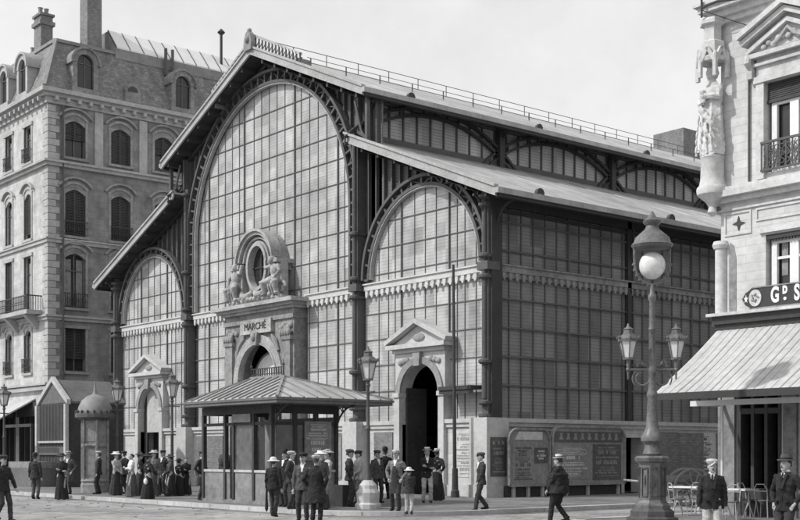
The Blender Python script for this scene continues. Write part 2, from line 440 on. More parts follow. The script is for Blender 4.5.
for u in fr(-8.4, 8.4, 36):
    z0 = archNo(u)-.1 if abs(u) < AR+.6 else roofA(abs(u))-.3 if abs(u) > 7.6 else 12
    if roofN(u)-.42 > z0: m.box(u-.04, u+.04, .03, .2, max(z0, 9), roofN(u)-.42)
for s in (-1, 1):
    for u in fr(W1+.3, W2-.3, 14):
        z0 = archA(u)+.1 if abs(u-UA) < BR else 9.0
        z1 = roofA(u)-.4
        if z1 > z0: m.box(s*u-.035, s*u+.035, .03, .2, z0, z1)
m.build('spandrel_slats', 'iron_grey', hall)
# arches
def lattice_arch(name, cu, cz, r, w, v, d, nb, a0=0, a1=PI, mt='iron_grey', T=None, plate=True):
    T = T or TF(v); m = MB()
    m.arc(cu, cz, r, .13, a0, a1, T, 0, d); m.arc(cu, cz, r+w-.13, .13, a0, a1, T, -.05, d)
    for i in range(nb+1):
        t = a0+(a1-a0)*i/nb; c, s_ = math.cos(t), math.sin(t)
        p = [(cu+q*c+k*.05*s_, cz+q*s_-k*.05*c) for q, k in ((r+.1, -1), (r+w-.1, -1), (r+w-.1, 1), (r+.1, 1))]
        m.prism(p, lambda a, b, dd: T(a, b, dd+.02), d-.04)
    for i in range(nb):                # diagonals
        t = a0+(a1-a0)*i/nb; t2 = a0+(a1-a0)*(i+1)/nb
        q0, q1 = (r+.1, r+w-.12) if i % 2 else (r+w-.12, r+.1)
        m.beam(T(cu+q0*math.cos(t), cz+q0*math.sin(t), d/2), T(cu+q1*math.cos(t2), cz+q1*math.sin(t2), d/2), .05, .05)
    o = m.build(name, mt, hall)
    if plate: MB().arc(cu, cz, r+.12, w-.24, a0, a1, T, d*.75, d*.95).build('arch_web', 'iron', o)
    return o
lattice_arch('nave_arch', 0, AC, AR, .68, -.22, .3, 38)
for s in (-1, 1):
    m = MB(); zb = HB+.25
    m.box(*sorted((s*AR, s*(AR+.13))), -.22, .08, zb, AC); m.box(*sorted((s*(AR+.55), s*(AR+.68))), -.27, .08, zb, AC)
    k = zb+.3
    while k < AC-.2: m.box(*sorted((s*(AR+.13), s*(AR+.55))), -.2, .06, k, k+.08); k += .55
    build_each(m, 'arch_leg', 'iron_grey', hall)
    MB().box(*sorted((s*(AR-.07), s*AR)), -.18, .02, zb, AC).build('arch_lip', 'iron_pale', hall)
for s in (-1, 1): lattice_arch('aisle_arch', s*UA, BC, BR, .5, -.16, .24, 18)
m = MB(); m.arc(0, AC, AR-.07, .07, 0, PI, TF(-.18), 0, .2, 48)
for s in (-1, 1): m.arc(s*UA, BC, BR-.06, .06, 0, PI, TF(-.13), 0, .2)
build_each(m, 'arch_lip', 'iron_pale', hall)
# arch legs below springing (nave)
# columns
def column(u, z1, parent, big=True):
    w = .17
    m = MB()
    m.box(u-w, u+w, -.3, .15, HS+.16, z1); m.tube([(u, -.34, HS+.9), (u, -.34, z1-.2)], .10, 10)
    for z in (HS+.25, HS+.75, 5.2, HB-.35, HB+.45, 11.2, z1-.3):
        if z < z1: m.lathe([(.17, z-.1), (.24, z-.04), (.24, z+.05), (.16, z+.1)], (u, -.34), 12); m.box(u-w-.07, u+w+.07, -.36, .15, z-.06, z+.06)
    m.box(u-w-.12, u+w+.12, -.46, .2, HB-.1, HB+.22)
    c = m.build('column', 'iron_grey', parent, smooth=False)
    return c
for s in (-1, 1):
    column(s*7.35, 15.6, hall); column(s*(W2-.05), 11.8, hall)
m = MB()
for s in (-1, 1):
    for u in ((7.35, 15.42) if s < 0 else (7.35,)): m.box(s*u-.5, s*u+.5, -.62, .1, 0, HS+.17); m.box(s*u-.56, s*u+.56, -.7, .1, 0, .5)
m.box(W2-.6, W2+.38, -.62, .55, 0, HS+.17); m.box(W2-.68, W2+.45, -.7, .62, 0, .48)
build_each(m, 'column_pedestal', 'stone_plain', hall)
# corner side of the corner column and side columns
m = MB(); m.box(W2-.02, W2+.22, -.2, .35, HS+.16, 11.7)
for k in range(1, 6):
    y = 8.0*k
    if y < LEN: m.box(W2-.1, W2+.1, y-.12, y+.12, HS+.16, 11.6)
build_each(m, 'side_post', 'iron', hall)
# frieze band with pendants
def band(pairs, mt, T, nm):
    m = MB()
    for a, b in pairs:
        P = lambda a0, a1, z0, z1, d0, d1: m.prism([(a0, z0), (a1, z0), (a1, z1), (a0, z1)], lambda x, y, d: T(x, y, -d0-d), d1-d0)
        P(a, b, HB-.10, HB+.14, -.1, .10); P(a, b, HB+.14, HB+.2, -.1, .17); P(a, b, HB-.3, HB-.10, -.1, .02)
        n = int((b-a)/.36)
        for i in range(n):
            x = a+(b-a)*(i+.5)/n
            m.prism([(x-.09, HB-.12), (x+.09, HB-.12), (x+.09, HB-.26), (x+.05, HB-.38), (x, HB-.42), (x-.05, HB-.38), (x-.09, HB-.26)], lambda q, y, d: T(q, y, -.03-d), .07)
    build_each(m, nm, mt, hall)
band([(-W2+.3, -7.7), (-7.0, -3.3), (3.3, 7.0), (7.7, W2-.3)], 'frieze', TF(0), 'frieze')
band([(.4, LEN)], 'stone_dirt_shade', TS(W2), 'frieze')  # same frieze as the front, side shade painted in by darker stone
# side wall glazing
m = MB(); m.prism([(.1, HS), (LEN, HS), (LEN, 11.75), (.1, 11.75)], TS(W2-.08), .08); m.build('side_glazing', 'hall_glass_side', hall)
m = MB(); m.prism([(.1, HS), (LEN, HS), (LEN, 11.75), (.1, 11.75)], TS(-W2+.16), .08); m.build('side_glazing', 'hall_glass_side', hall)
m = MB(); n = int(LEN/.67)
for i in range(n+1):
    y = .3+i*.67; big = i % 6 == 0
    if y > LEN: break
    m.box(W2-.085, W2-(-.03 if big else .02), y-(.04 if big else .02), y+(.04 if big else .02), HS, 11.7)
m.build('vertical_mullions', 'rail', hall)
m = MB()
for z in [HB-1.12*k for k in range(1, 5)]+[HB+.75, HB+1.85]: m.box(W2-.083, W2+.02, .3, LEN, z-.03, z+.03)
m.build('horizontal_rails', 'rail', hall)
m = MB(); m.box(W2-.09, W2+.06, .3, LEN, 11.0, 11.12); m.box(W2-.1, W2+.1, .3, LEN, 11.2, 11.7); m.build('eave_beam', 'iron', hall)
# back wall
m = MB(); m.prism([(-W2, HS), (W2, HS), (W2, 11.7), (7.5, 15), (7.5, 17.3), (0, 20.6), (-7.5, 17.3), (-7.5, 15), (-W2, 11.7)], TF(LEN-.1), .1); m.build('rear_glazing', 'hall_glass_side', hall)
# roofs
OV = .94
def slab(prof_t, mt, nm, v0, v1, th):
    m = MB()
    for (a, b) in prof_t: m.prism([(a[0], a[1]), (b[0], b[1]), (b[0], b[1]-th), (a[0], a[1]-th)], lambda x, z, d: (x, v0+d, z), v1-v0)
    return m.build(nm, mt, hall)
E1, E2 = 8.79, 16.86
rf = slab([((-E1, roofN(E1)), (0, roofN(0))), ((0, roofN(0)), (E1, roofN(E1)))], 'zinc', 'nave_roof', -OV, LEN+.8, .10)
sf = slab([((-E1+.1, roofN(E1)-.02), (0, roofN(0)-.10)), ((0, roofN(0)-.1), (E1-.1, roofN(E1)-.02))], 'soffit', 'nave_soffit', -OV+.08, LEN+.6, .2)
ra = slab([((-E2, roofA(E2)), (-7.5, roofA(7.5))), ((7.5, roofA(7.5)), (E2, roofA(E2)))], 'zinc', 'aisle_roof', -OV, LEN+.8, .10)
slab([((-E2+.1, roofA(E2)-.101), (-7.5, roofA(7.5)-.101)), ((7.5, roofA(7.5)-.101), (E2-.1, roofA(E2)-.101))], 'soffit', 'aisle_soffit', -OV+.08, LEN+.6, .16)
for s in (-1, 1):                     # standing seams
    ma, mn = MB(), MB(); y = -.6
    while y < LEN+.6:
        ma.beam((s*E2, y, roofA(E2)+.008), (s*7.6, y, roofA(7.6)+.008), .03, .035); mn.beam((s*E1, y, roofN(E1)+.008), (s*4.3, y, roofN(4.3)+.008), .03, .035); y += 2.0
    ma.build('roof_seams', 'zinc', hall); mn.build('roof_seams', 'zinc', hall)
def rake(u0, z0, u1, z1, nm='bargeboard'):     # pale board along the gable edge + moulding
    m = MB()
    m.prism([(u0, z0+.02), (u1, z1+.02), (u1, z1-.26), (u0, z0-.26)], lambda x, z, d: (x, -OV-.07+d, z), .09)
    m.prism([(u0, z0+.10), (u1, z1+.10), (u1, z1+.0), (u0, z0+.0)], lambda x, z, d: (x, -OV-.14+d, z), .22)
    m.prism([(u0, z0-.24), (u1, z1-.24), (u1, z1-.34), (u0, z0-.34)], lambda x, z, d: (x, -OV-.1+d, z), .1)
    m.build(nm, 'iron_pale', hall)
for s in (-1, 1): rake(s*E1, roofN(E1), 0, roofN(0)); rake(s*E2, roofA(E2), s*7.5, roofA(7.5))
m = MB()                              # gutters
for (E, rz) in ((E1, roofN(E1)), (E2, roofA(E2))):
    for s in (-1, 1):
        m.box(*sorted((s*(E-.02), s*(E+.17))), -OV-.1, LEN+.8, rz-.24, rz-.03)
build_each(m, 'gutter', 'zinc', hall)
m = MB()
for (E, rz) in ((E1, roofN(E1)), (E2, roofA(E2))):
    for s in (-1, 1): m.box(*sorted((s*(E-.12), s*(E+.08))), -OV+.05, LEN+.7, rz-.36, rz-.24)
build_each(m, 'eave_fascia', 'iron', hall)
m = MB()                              # purlin ends under the gable
for s in (-1, 1):
    for u in fr(.9, 8.2, 7): m.box(s*u-.07, s*u+.07, -OV+.03, .25, roofN(u)-.56, roofN(u)-.2)
    for u in fr(8.6, 16.2, 7): m.box(s*u-.06, s*u+.06, -OV+.03, .25, roofA(u)-.5, roofA(u)-.2)
    m.beam((s*8.4, -.02, roofN(8.4)-.5), (0, -.02, roofN(0)-.62), .16, .2); m.beam((s*16.2, -.02, roofA(16.2)-.42), (s*7.6, -.02, roofA(7.6)-.42), .14, .18)
build_each(m, 'purlin', 'iron', hall)
# curved brackets under the overhangs
m = MB()
for s in (-1, 1):
    for (u, zt) in ((15.55, 11.6),):
        pts = [(s*u, -.3-.62*(1-math.cos(t)), zt-1.3+1.2*(math.sin(t))) for t in fr(0, PI/2, 8)]
        m.tube(pts, .055, 6)
    # side brackets along eaves
for k in range(0, 6):
    y = .1+8.0*k
    if y < LEN:
        for s in (-1, 1):
            m.tube([(s*(W2+.1+1.0*(1-math.cos(t))), y, 9.95+1.3*math.sin(t)) for t in fr(0, PI/2, 8)], .05, 6)
            m.tube([(s*(W1+.1+1.0*(1-math.cos(t))), y, 15.85+1.1*math.sin(t)) for t in fr(0, PI/2, 8)], .05, 6)
build_each(m, 'eave_bracket', 'iron', hall)
# end panel between nave eave and aisle roof at the gable
m = MB()
for s in (-1, 1):
    m.box(*sorted((s*7.5, s*7.62)), -.35, .2, 15.3, 17.2); m.box(*sorted((s*8.45, s*8.6)), -.62, -.45, 14.9, 17.1)
    m.tube([(s*8.5, -.55, 15.0), (s*8.1, -.55, 15.5), (s*7.6, -.5, 16.9)], .06, 6)
    m.beam((s*7.5, -.55, 15.7), (s*8.6, -.55, 15.1), .12, .12)
build_each(m, 'gable_post', 'iron_grey', hall)
# clerestory
def clere(s):
    m = MB(); T = (lambda a, z, d: (s*(W1+.02-d), a, z))
    m.prism([(.2, 15.2), (LEN, 15.2), (LEN, 17.45), (.2, 17.45)], T, .08)
    c = m.build('clerestory_louvers', 'clerestory_glass', hall)
    m = MB(); y = .6
    while y < LEN:
        m.box(*sorted((s*(W1+.02), s*(W1+.10))), y-.035, y+.035, 15.25, 17.4); y += .8
    m.box(*sorted((s*(W1+.02), s*(W1+.16))), .2, LEN, 17.0, 17.12)
    m.box(*sorted((s*(W1+.02), s*(W1+.2))), .2, LEN, 15.2, 15.55)
    m.build('clerestory_mullions', 'iron_grey', c)
    m = MB(); Tn = (lambda a, z, d: (s*(W1+.12+d), a, z))
    L = 8.0
    for k in range(5):
        yc = L*(k+.5); hw = L/2+1.15; h = 2.05
        r = (hw*hw+h*h)/(2*h); a = math.asin(hw/r)
        for off in (0, .34): m.arc(yc, 17.25-r-off, r-.06, .12, PI/2-a, PI/2+a, Tn, 0, .16, 26)
        for i in range(17):
            t = PI/2-a+2*a*i/16; m.beam(Tn(yc+r*math.cos(t), 17.25-r+r*math.sin(t), .08), Tn(yc+r*math.cos(t), 16.91-r+r*math.sin(t), .08), .06, .06, up=(1,0,0))
    m.build('clerestory_arch', 'iron', c)
    m = MB()
    for k in range(6):
        y = min(L*k, LEN-.2); m.box(*sorted((s*(W1+.0), s*(W1+.42))), y-.16, y+.16, 15.0, 17.3)
        m.beam((s*(W1+.3), y, 17.1), (s*(E1-.1), y, 17.05), .1, .12)
    build_each(m, 'clerestory_post', 'iron', c)
clere(1); clere(-1)
# raised ridge ventilator
VU, VH = 3.9, .55
VL = v_of(302, 3.9)
m = MB()
for s in (-1, 1):
    m.prism([(s*VU, roofN(VU)+VH), (0, roofN(0)+VH+.12), (0, roofN(0)+VH), (s*VU, roofN(VU)+VH-.12)], lambda x, z, d: (x, -OV+.1+d, z), VL+OV-.1)
rv = m.build('ridge_ventilator', 'zinc', hall)
m = MB(); y = -OV+.2
while y < VL-.1:
    for s in (-1, 1): m.box(*sorted((s*(VU-.05), s*(VU+.03))), y, y+.06, roofN(VU)-.05, roofN(VU)+VH-.05)
    y += .45
for s in (-1, 1):
    m.box(*sorted((s*(VU-.03), s*(VU+.03))), -OV+.2, VL, roofN(VU)+.28, roofN(VU)+.34)
    for u in fr(.2, VU, 13):
        m.box(s*u-.03, s*u+.03, -OV+.1, -OV+.16, roofN(u)-.02, roofN(u)+VH-.02)
        if u < VU-.3: m.beam((s*u, -OV+.13, roofN(u)+.05), (s*(u+.3), -OV+.13, roofN(u+.3)+VH-.1), .03, .03)
m.build('ventilator_lattice', 'iron_grey', rv)
m = MB(); m.box(-VU+.3, -VU+.36, 0, VL-.1, 19.0, 19.8); m.box(VU-.36, VU-.3, 0, VL-.1, roofN(VU), roofN(VU)+.4); m.build('ventilator_louvers', 'zinc_dark', rv)
m = MB()                               # maintenance rails on the roof
for s in (-1, 1):
    for (u, zo) in ((4.3, 0),):
        zb = roofN(u)+zo; y = -.5
        while y < LEN: m.box(s*u-.022, s*u+.022, y-.022, y+.022, zb, zb+.42); y += 2.0
        for h in (.2, .42): m.tube([(s*u, -.7, zb+h), (s*u, LEN, zb+h)], .014, 5)
m.tube([(.0, -.7, 21.6), (0, LEN, 21.6)], .018, 5)
y = -.5
while y < LEN: m.box(-.016, .016, y-.016, y+.016, 21.05, 21.6); y += 2
build_each(m, 'roof_railing', 'iron_grey', hall)
m = MB()                               # apex finial: scrolled antefix
m.prism([(-.3, 20.9), (.3, 20.9), (.36, 21.2), (.26, 21.55), (.14, 21.75), (0, 21.82), (-.14, 21.75), (-.26, 21.55), (-.36, 21.2)], TF(-OV-.22), .25)
m.ball((0, -OV-.25, 21.4), .15, .1, .17); m.ball((0, -OV-.1, 21.86), .12)
m.build('apex_finial', 'stone_dirt_shade', hall, smooth=True)
m = MB()                               # small round vents above the eaves
for k in range(5):
    for (E, rf_, yy) in ((E1, roofN, 1.8+8*k), (E2, roofA, 1.5+8*k)):
        if yy < LEN:
            for s in (-1, 1):
                x = s*(E-.1)
                m.tube([(x-s*.16, yy, rf_(E)+.1), (x, yy, rf_(E)+.1)], .2, 12)
build_each(m, 'roof_vent', 'iron', hall)
# side portals
def side_portal(u):
    m = MB(); o = None
    for s in (-1, 1):
        m.box(*sorted((u+s*DW, u+s*(DW+.34))), -.3, .3, 0, 4.15); m.box(*sorted((u+s*(DW-.04), u+s*(DW+.42))), -.4, .1, 0, .5)
        m.box(*sorted((u+s*(DW-.03), u+s*(DW+.4))), -.36, .1, 4.0, 4.18)
    # spandrel block with arch cut out
    us = [u+x for x in fr(-1.56, 1.56, 40)]
    def lo(x):
        d = abs(x-u); return 4.15+math.sqrt(DW*DW-d*d)*.95 if d < DW else 4.15
    m.strips(us, lo, lambda x: 5.95, TF(-.22), .6)
    m.box(u-1.62, u+1.62, -.34, .3, 5.82, 5.98)
    p = m.build('side_portal', 'stone_plain', hall)
    m = MB(); m.arc(u, 4.15, DW-.02, .28, 0, PI, TF(-.3), 0, .1, 24)
    m.prism([(u-.17, 5.25), (u+.17, 5.25), (u+.22, 5.78), (u-.22, 5.78)], TF(-.42), .2)
    for s in (-1, 1):
        for i in range(3): m.ball((u+s*(.75+.22*i), -.25, 5.52-.05*i), .14, .09, .12)
    m.build('archivolt', 'carved', p)
    m = MB(); T = TF(-.55)
    m.box(u-1.85, u+1.85, -.55, .2, 5.98, 6.16)
    for s in (-1, 1): m.prism([(u+s*1.9, 6.16), (u, 6.98), (u, 7.18), (u+s*1.98, 6.32)], T, .7)
    m.prism([(u-1.7, 6.16), (u+1.7, 6.16), (u, 6.95)], TF(-.25), .3)
    m.build('pediment', 'stone_plain', p)
    MB().ball((u, -.27, 6.42), .38, .09, .16).build('pediment_carving', 'carved', p)
    return p
for s in (1, -1): side_portal(s*UA)
# the left portal keeps its fanlight closed with pale boards, a leaf stands half open
m = MB(); m.strips([-UA+x for x in fr(-DW+.35, DW-.02, 30)], lambda x: 2.85, lambda x: 4.15+math.sqrt(max(0, DW*DW-(x+UA)**2))*.95, TF(.1), .08); m.build('fanlight_board', 'wood_pale', hall)
m = MB(); m.box(-UA-DW, -UA-DW+.35, .1, .2, 0, 5); m.box(UA-DW, UA-DW+.12, .05, 1.1, 0, 4.4); m.box(UA+DW-.12, UA+DW, .05, 1.1, 0, 4.4); build_each(m, 'door_leaf', 'wood_dark', hall)
# main portal
def main_portal():
    P = 3.0; m = MB(); V = -.52
    for s in (-1, 1):
        m.box(*sorted((s*2.05, s*P)), V, .3, 0, 7.95); m.box(*sorted((s*2.2, s*2.85)), V-.14, V, .6, 7.0)
        m.box(*sorted((s*1.98, s*3.08)), V-.2, V+.02, 0, .6)
        m.box(*sorted((s*2.1, s*2.95)), V-.2, V, 6.95, 7.15)
    AZ = 5.25; rr = 1.98
    m.strips(fr(-2.05, 2.05, 50), lambda x: AZ+math.sqrt(max(0, rr*rr-x*x)) if abs(x) < rr else AZ, lambda x: 7.95, TF(V), .75)
    m.box(-P-.05, P+.05, V-.1, .3, 7.95, 8.15); m.box(-P, P, V, .3, 8.15, 8.5)
    p = m.build('main_portal', 'stone_dirt_shade', hall)
    m = MB()
    for i, (w, z0, z1) in enumerate(((.18, 8.42, 8.55), (.34, 8.55, 8.68), (.55, 8.68, 8.86))): m.box(-P-w, P+w, V-w, .3, z0, z1)
    m.build('portal_cornice', 'sculpture', p)
    m = MB(); m.arc(0, AZ, rr-.28, .42, 0, PI, TF(V-.1), 0, .3, 40); m.arc(0, AZ, rr-.34, .08, 0, PI, TF(V-.15), 0, .2, 40)
    for s in (-1, 1): m.box(*sorted((s*(rr-.28), s*(rr+.12))), V-.12, V+.1, 4.9, AZ)
    m.build('archivolt', 'sculpture', p)
    m = MB(); m.prism([(-.2, 6.85), (.2, 6.85), (.3, 7.45), (-.3, 7.45)], TF(V-.3), .3); m.ball((0, V-.3, 7.25), .17, .12, .22)
    for s in (-1, 1):                                  # carved foliage in the frieze and capitals
        for i in range(5): m.ball((s*(1.95+.2*i), V-.03, 7.55+.08*math.sin(i*2)), .16, .1, .15)
        for i in range(4): m.ball((s*(2.2+.2*i), V-.17, 7.3), .13, .12, .2)
        m.tube([(s*1.2, V-.02, 7.3), (s*1.55, V-.06, 6.95), (s*1.8, V-.06, 6.5)], [.08, .15, .07], 8)
    build_each(m, 'keystone', 'carved', p, True)
    m = MB(); m.box(-1.35, 1.35, V-.2, V+.05, 7.42, 8.08); sg = m.build('sign_panel', 'sculpture', p)
    t = text_mesh('MARCHÉ', .46, .012, bold=.0); t.xf(Matrix.Translation((0, V-.215, 7.76)) @ Matrix.Rotation(R(90), 4, 'X') @ Matrix.Diagonal((1.05, 1, 1, 1))); t.build('lettering', 'iron', sg)
    m = MB(); m.strips(fr(-1.7, 1.7, 40), lambda x: 4.9, lambda x: AZ+math.sqrt(max(0, 1.7**2-x*x)), TF(.55), .06); fl = m.build('fanlight', 'void', p)
    m = MB(); m.strips(fr(-1.5, 1.5, 30), lambda x: 4.3, lambda x: 5.0+math.sqrt(max(0, 1.5**2-x*x)), TF(.2), .06); m.build('tympanum_panel', 'white_paint', fl)
    m = MB(); m.arc(0, 5.0, 1.5, .1, 0, PI, TF(.17), 0, .12, 30)
    for k in range(7): m.box(-1.65+.55*k-.03, -1.65+.55*k+.03, .25, .4, 3.0, 4.9)
    m.box(-1.7, 1.7, .2, .5, 4.75, 4.9); m.build('door_frame', 'wood_mid', p)
    MB().box(-1.7, 1.7, .45, .55, 0, 4.75).build('door', 'wood_dark', p)
    # oculus group
    cz = 10.62
    T = TF(V+.02)
    m = MB(); N = 40
    def oval(rx, rz, w, d0, d1):
        o = len(m.v)
        for i in range(N):
            t = 2*PI*i/N
            for q in (0, w):
                for d in (d0, d1): m.v.append(((rx+q)*math.cos(t), V+d, cz+(rz+q)*math.sin(t)))
        for i in range(N):
            a = o+4*i; b = o+4*((i+1) % N); m.f += [(a, a+1, b+1, b), (a+2, b+2, b+3, a+3), (a, b, b+2, a+2), (a+1, a+3, b+3, b+1)]
    oval(.74, 1.0, .16, -.16, .3); oval(.88, 1.14, .12, -.05, .3)
    oc = m.build('oculus_frame', 'sculpture', p, smooth=True)
    m = MB(); m.prism([(.76*math.cos(2*PI*i/N), cz+1.02*math.sin(2*PI*i/N)) for i in range(N)], TF(V+.2), .05); m.build('oculus_glass', 'window_glass', oc)
    m = MB(); m.box(-.03, .03, V+.14, V+.22, cz-1, cz+1); m.box(-.75, .75, V+.14, V+.22, cz-.03, cz+.03); m.build('glazing_bar', 'iron', oc)
    m = MB(); m.prism([(1.7*math.cos(t), cz+.15+1.55*math.sin(t)) for t in fr(0, PI, 30)]+[(-1.7, 8.9), (1.7, 8.9)], TF(V+.21), .4); m.build('oculus_wall', 'carved', p)
    m = MB(); m.arc(0, cz+.12, 1.4, .2, R(8), R(172), TF(V-.25), 0, .5, 34); m.arc(0, cz+.12, 1.56, .12, R(6), R(174), TF(V-.36), 0, .6, 34); m.arc(0, cz+.12, 1.22, .1, R(8), R(172), TF(V-.1), 0, .3, 34)
    for s in (-1, 1):
        m.box(*sorted((s*1.3, s*2.05)), V-.34, .2, cz+.0, cz+.2); m.box(*sorted((s*1.42, s*1.9)), V-.2, .2, cz-.3, cz)
    m.build('hood_moulding', 'sculpture', p)
    for s in (-1, 1):                                  # seated figures with scrolls and drapery on either side
        m = MB(); X = lambda a: s*a
        ell_ = lambda c, r1, r2, r3: m.ball(c, r1, r2, r3, 14, 10)
        ell_((X(1.72), V-.18, cz-.36), .30, .24, .34); ell_((X(1.74), V-.16, cz-.72), .27, .24, .26)
        ell_((X(1.58), V-.34, cz+.12), .155, .17, .19); m.tube([(X(1.66), V-.22, cz-.1), (X(1.6), V-.3, cz+.05)], .09, 8); ell_((X(1.62), V-.27, cz+.2), .17, .15, .12)
        m.tube([(X(1.66), V-.3, cz-.8), (X(1.22), V-.62, cz-.98), (X(1.3), V-.5, cz-1.45), (X(1.12), V-.58, cz-1.52)], [.2, .17, .11, .07], 10)
        m.tube([(X(1.85), V-.22, cz-.82), (X(2.18), V-.52, cz-1.0), (X(2.12), V-.42, cz-1.45), (X(2.3), V-.55, cz-1.52)], [.2, .17, .11, .07], 10)
        m.tube([(X(1.93), V-.2, cz-.16), (X(2.25), V-.3, cz-.45), (X(2.0), V-.5, cz-.82)], [.13, .1, .07], 10)
        m.tube([(X(1.5), V-.22, cz-.12), (X(1.12), V-.34, cz-.22), (X(1.02), V-.3, cz+.2)], [.12, .1, .06], 10)
        for q in range(5): m.tube([(X(1.45+.17*q), V-.36, cz-.75), (X(1.35+.2*q), V-.48, cz-1.1), (X(1.3+.24*q), V-.34, cz-1.55)], [.05, .07, .05], 7)
        m.tube([(X(2.15+.34*math.cos(t)*(1-t/9)), V-.12, cz-1.2+.34*math.sin(t)*(1-t/9)) for t in fr(0, 7, 20)], .09, 7)
        m.tube([(X(.08), V-.25, cz-1.22), (X(.45), V-.38, cz-1.42), (X(.85), V-.38, cz-1.38), (X(1.1), V-.28, cz-1.15)], [.13, .18, .16, .09], 9)
        for q in range(9): m.ball((X(.12+.2*q), V-.3-.06*(q % 2), cz-1.56+.1*math.sin(3*q)), .13, .14, .13)
        m.box(*sorted((X(.05), X(2.4))), V-.3, V+.2, 8.86, 9.05); m.box(*sorted((X(1.3), X(2.1))), V-.1, V+.3, 9.0, cz)
        fuse(m, 'carved_figure', 'sculpture', p, .028, 1)
main_portal()
# shelf canopy above the base right of the door
m = MB(); m.box(UA+1.75, W2-.4, -.75, -.1, 4.15, 4.3); m.box(UA+1.75, W2-.4, -.7, -.6, 4.0, 4.15)
m.build('door_canopy', 'wood_dark', hall)
MB().box(-W2+.6, W2-.6, .7, LEN-.7, -.05, .01).build('hall_floor', 'pavement', hall)

# posters pasted on the walls: abstract bars for the unreadable print
def poster(mb_list, T, a0, a1, z0, z1, base='paper_pale', ink='paper_mid', rows=4, parent=None, seed=0):
    rnd = random.Random(seed)
    P = lambda x0, x1, y0, y1, d, th: MB().prism([(x0, y0), (x1, y0), (x1, y1), (x0, y1)], lambda x, z, dd: T(x, z, -d-dd), th)
    o = P(a0, a1, z0, z1, 0, .012).build('poster', base, parent)
    m = MB(); z = z1-.1; W_ = a1-a0
    while z > z0+.12:
        hh = rnd.choice((.03, .03, .045, .07, .13)); w = W_*rnd.uniform(.35, .86); c = (a0+a1)/2+rnd.uniform(-.03, .03)*W_; x = c-w/2
        while x < c+w/2:
            lw = hh*rnd.uniform(.35, .9); x2 = min(x+lw, c+w/2)
            if rnd.random() < .86: m.prism([(x, z-hh), (x2, z-hh), (x2, z), (x, z)], lambda x_, z_, dd: T(x_, z_, -.0125-dd), .003)
            x = x2+hh*.22
        z -= hh*rnd.uniform(1.5, 2.1)
    m.build('print', ink, o); return o
TFp = TF(-.125); TSp = TS(W2+.125)
poster(None, TFp, UA+2.05, W2-.75, .75, 2.55, 'paper_pale', 'paper_mid', 5, hall, 1)
poster(None, TS(W2+.39), -.45, .42, .8, 2.3, 'paper_dark', 'paper_mid', 5, hall, 2)
poster(None, TSp, v_of(684, W2), v_of(712, W2), .7, 2.55, 'paper_pale', 'paper_dark', 5, hall, 3)
poster(None, TSp, v_of(655, W2), v_of(676, W2), .6, 2.6, 'paper_dark', 'paper_mid', 3, hall, 4)
poster(None, TF(-.18), 4.0, 6.2, .6, 2.4, 'paper_mid', 'paper_pale', 4, hall, 5)
# ---------------------------------------------------------------- hoardings along the side wall
def hoarding(px0, px1, ztop, label, kind):
    U = W2+.75; y0, y1 = v_of(px0, U), v_of(px1, U); h = thing('poster_hoarding', label, 'hoarding', (U, (y0+y1)/2, 0)); w = (y1-y0)/2
    T = lambda a, z, d: (-d, a, z)
    r = .45; pl = [(-w, .45), (w, .45)]+[(w-r+r*math.cos(t), ztop-r+r*math.sin(t)) for t in fr(0, PI/2, 8)]+[(-w+r-r*math.sin(t), ztop-r+r*math.cos(t)) for t in fr(0, PI/2, 8)]
    MB().prism(pl, T, .12).build('board', 'paper_mid', h)
    m = MB()
    for i in range(len(pl)):
        a, b = pl[i], pl[(i+1) % len(pl)]; m.beam((.02, a[0], a[1]), (.02, b[0], b[1]), .09, .09, up=(1,0,0))
    m.build('frame', 'stone_dirt_shade', h)
    for y in (-w+.3, 0, w-.3): MB().box(-.12, -.02, y-.06, y+.06, 0, .47).build('leg', 'wood_pale', h)
    MB().box(-.5, -.14, -w, w, 0, .44).build('gap_shade', 'wood_dark', h)  # dark block filling the gap under the board, standing for its shade
    T2 = lambda a, z, d: (.0-d, a, z)
    if kind == 1:
        poster(None, T2, -w+.15, w*.02, .65, ztop-.75, 'paper_mid', 'paper_pale', 4, h, 8)
        poster(None, T2, w*.1, w-.2, .6, ztop-.7, 'paper_dark', 'paper_mid', 5, h, 9)
        m = MB(); n = 9
        MB().prism([(-w+.12, ztop-.62), (w-.12, ztop-.62), (w-.12, ztop-.2), (-w+.12, ztop-.2)], lambda a, z, d: (.0+d, a, z), .015).build('header', 'paper_dark', h)
        for i in range(n):
            y = -w+.3+(2*w-.6)*(i+.5)/n; m.prism([(y-.13, ztop-.52), (y+.13, ztop-.52), (y+.05, ztop-.36), (y+.08, ztop-.27), (y-.08, ztop-.27), (y-.05, ztop-.36)], lambda a, z, d: (.015+d, a, z), .006)
        m.build('header_ornament', 'paper_mid', h)
    else:
        poster(None, T2, -w+.15, w*.2, .6, ztop-.6, 'paper_mid', 'paper_dark', 9, h, 11)
        poster(None, T2, w*.25, w-.08, 1.3, ztop-.72, 'paper_dark', 'paper_pale', 3, h, 12)
        MB().prism([(-w+.3, ztop-.42), (w-.4, ztop-.42), (w-.4, ztop-.1), (-w+.5, ztop-.1)], lambda a, z, d: (d, a, z), .03).build('header', 'paper_pale', h)
hoarding(509, 549, 2.62, 'shorter grey poster hoarding beside the hall corner, with pale strip at its top', 0)
hoarding(552, 624, 2.75, 'wide poster hoarding with rounded top corners and dark ornamented header', 1)

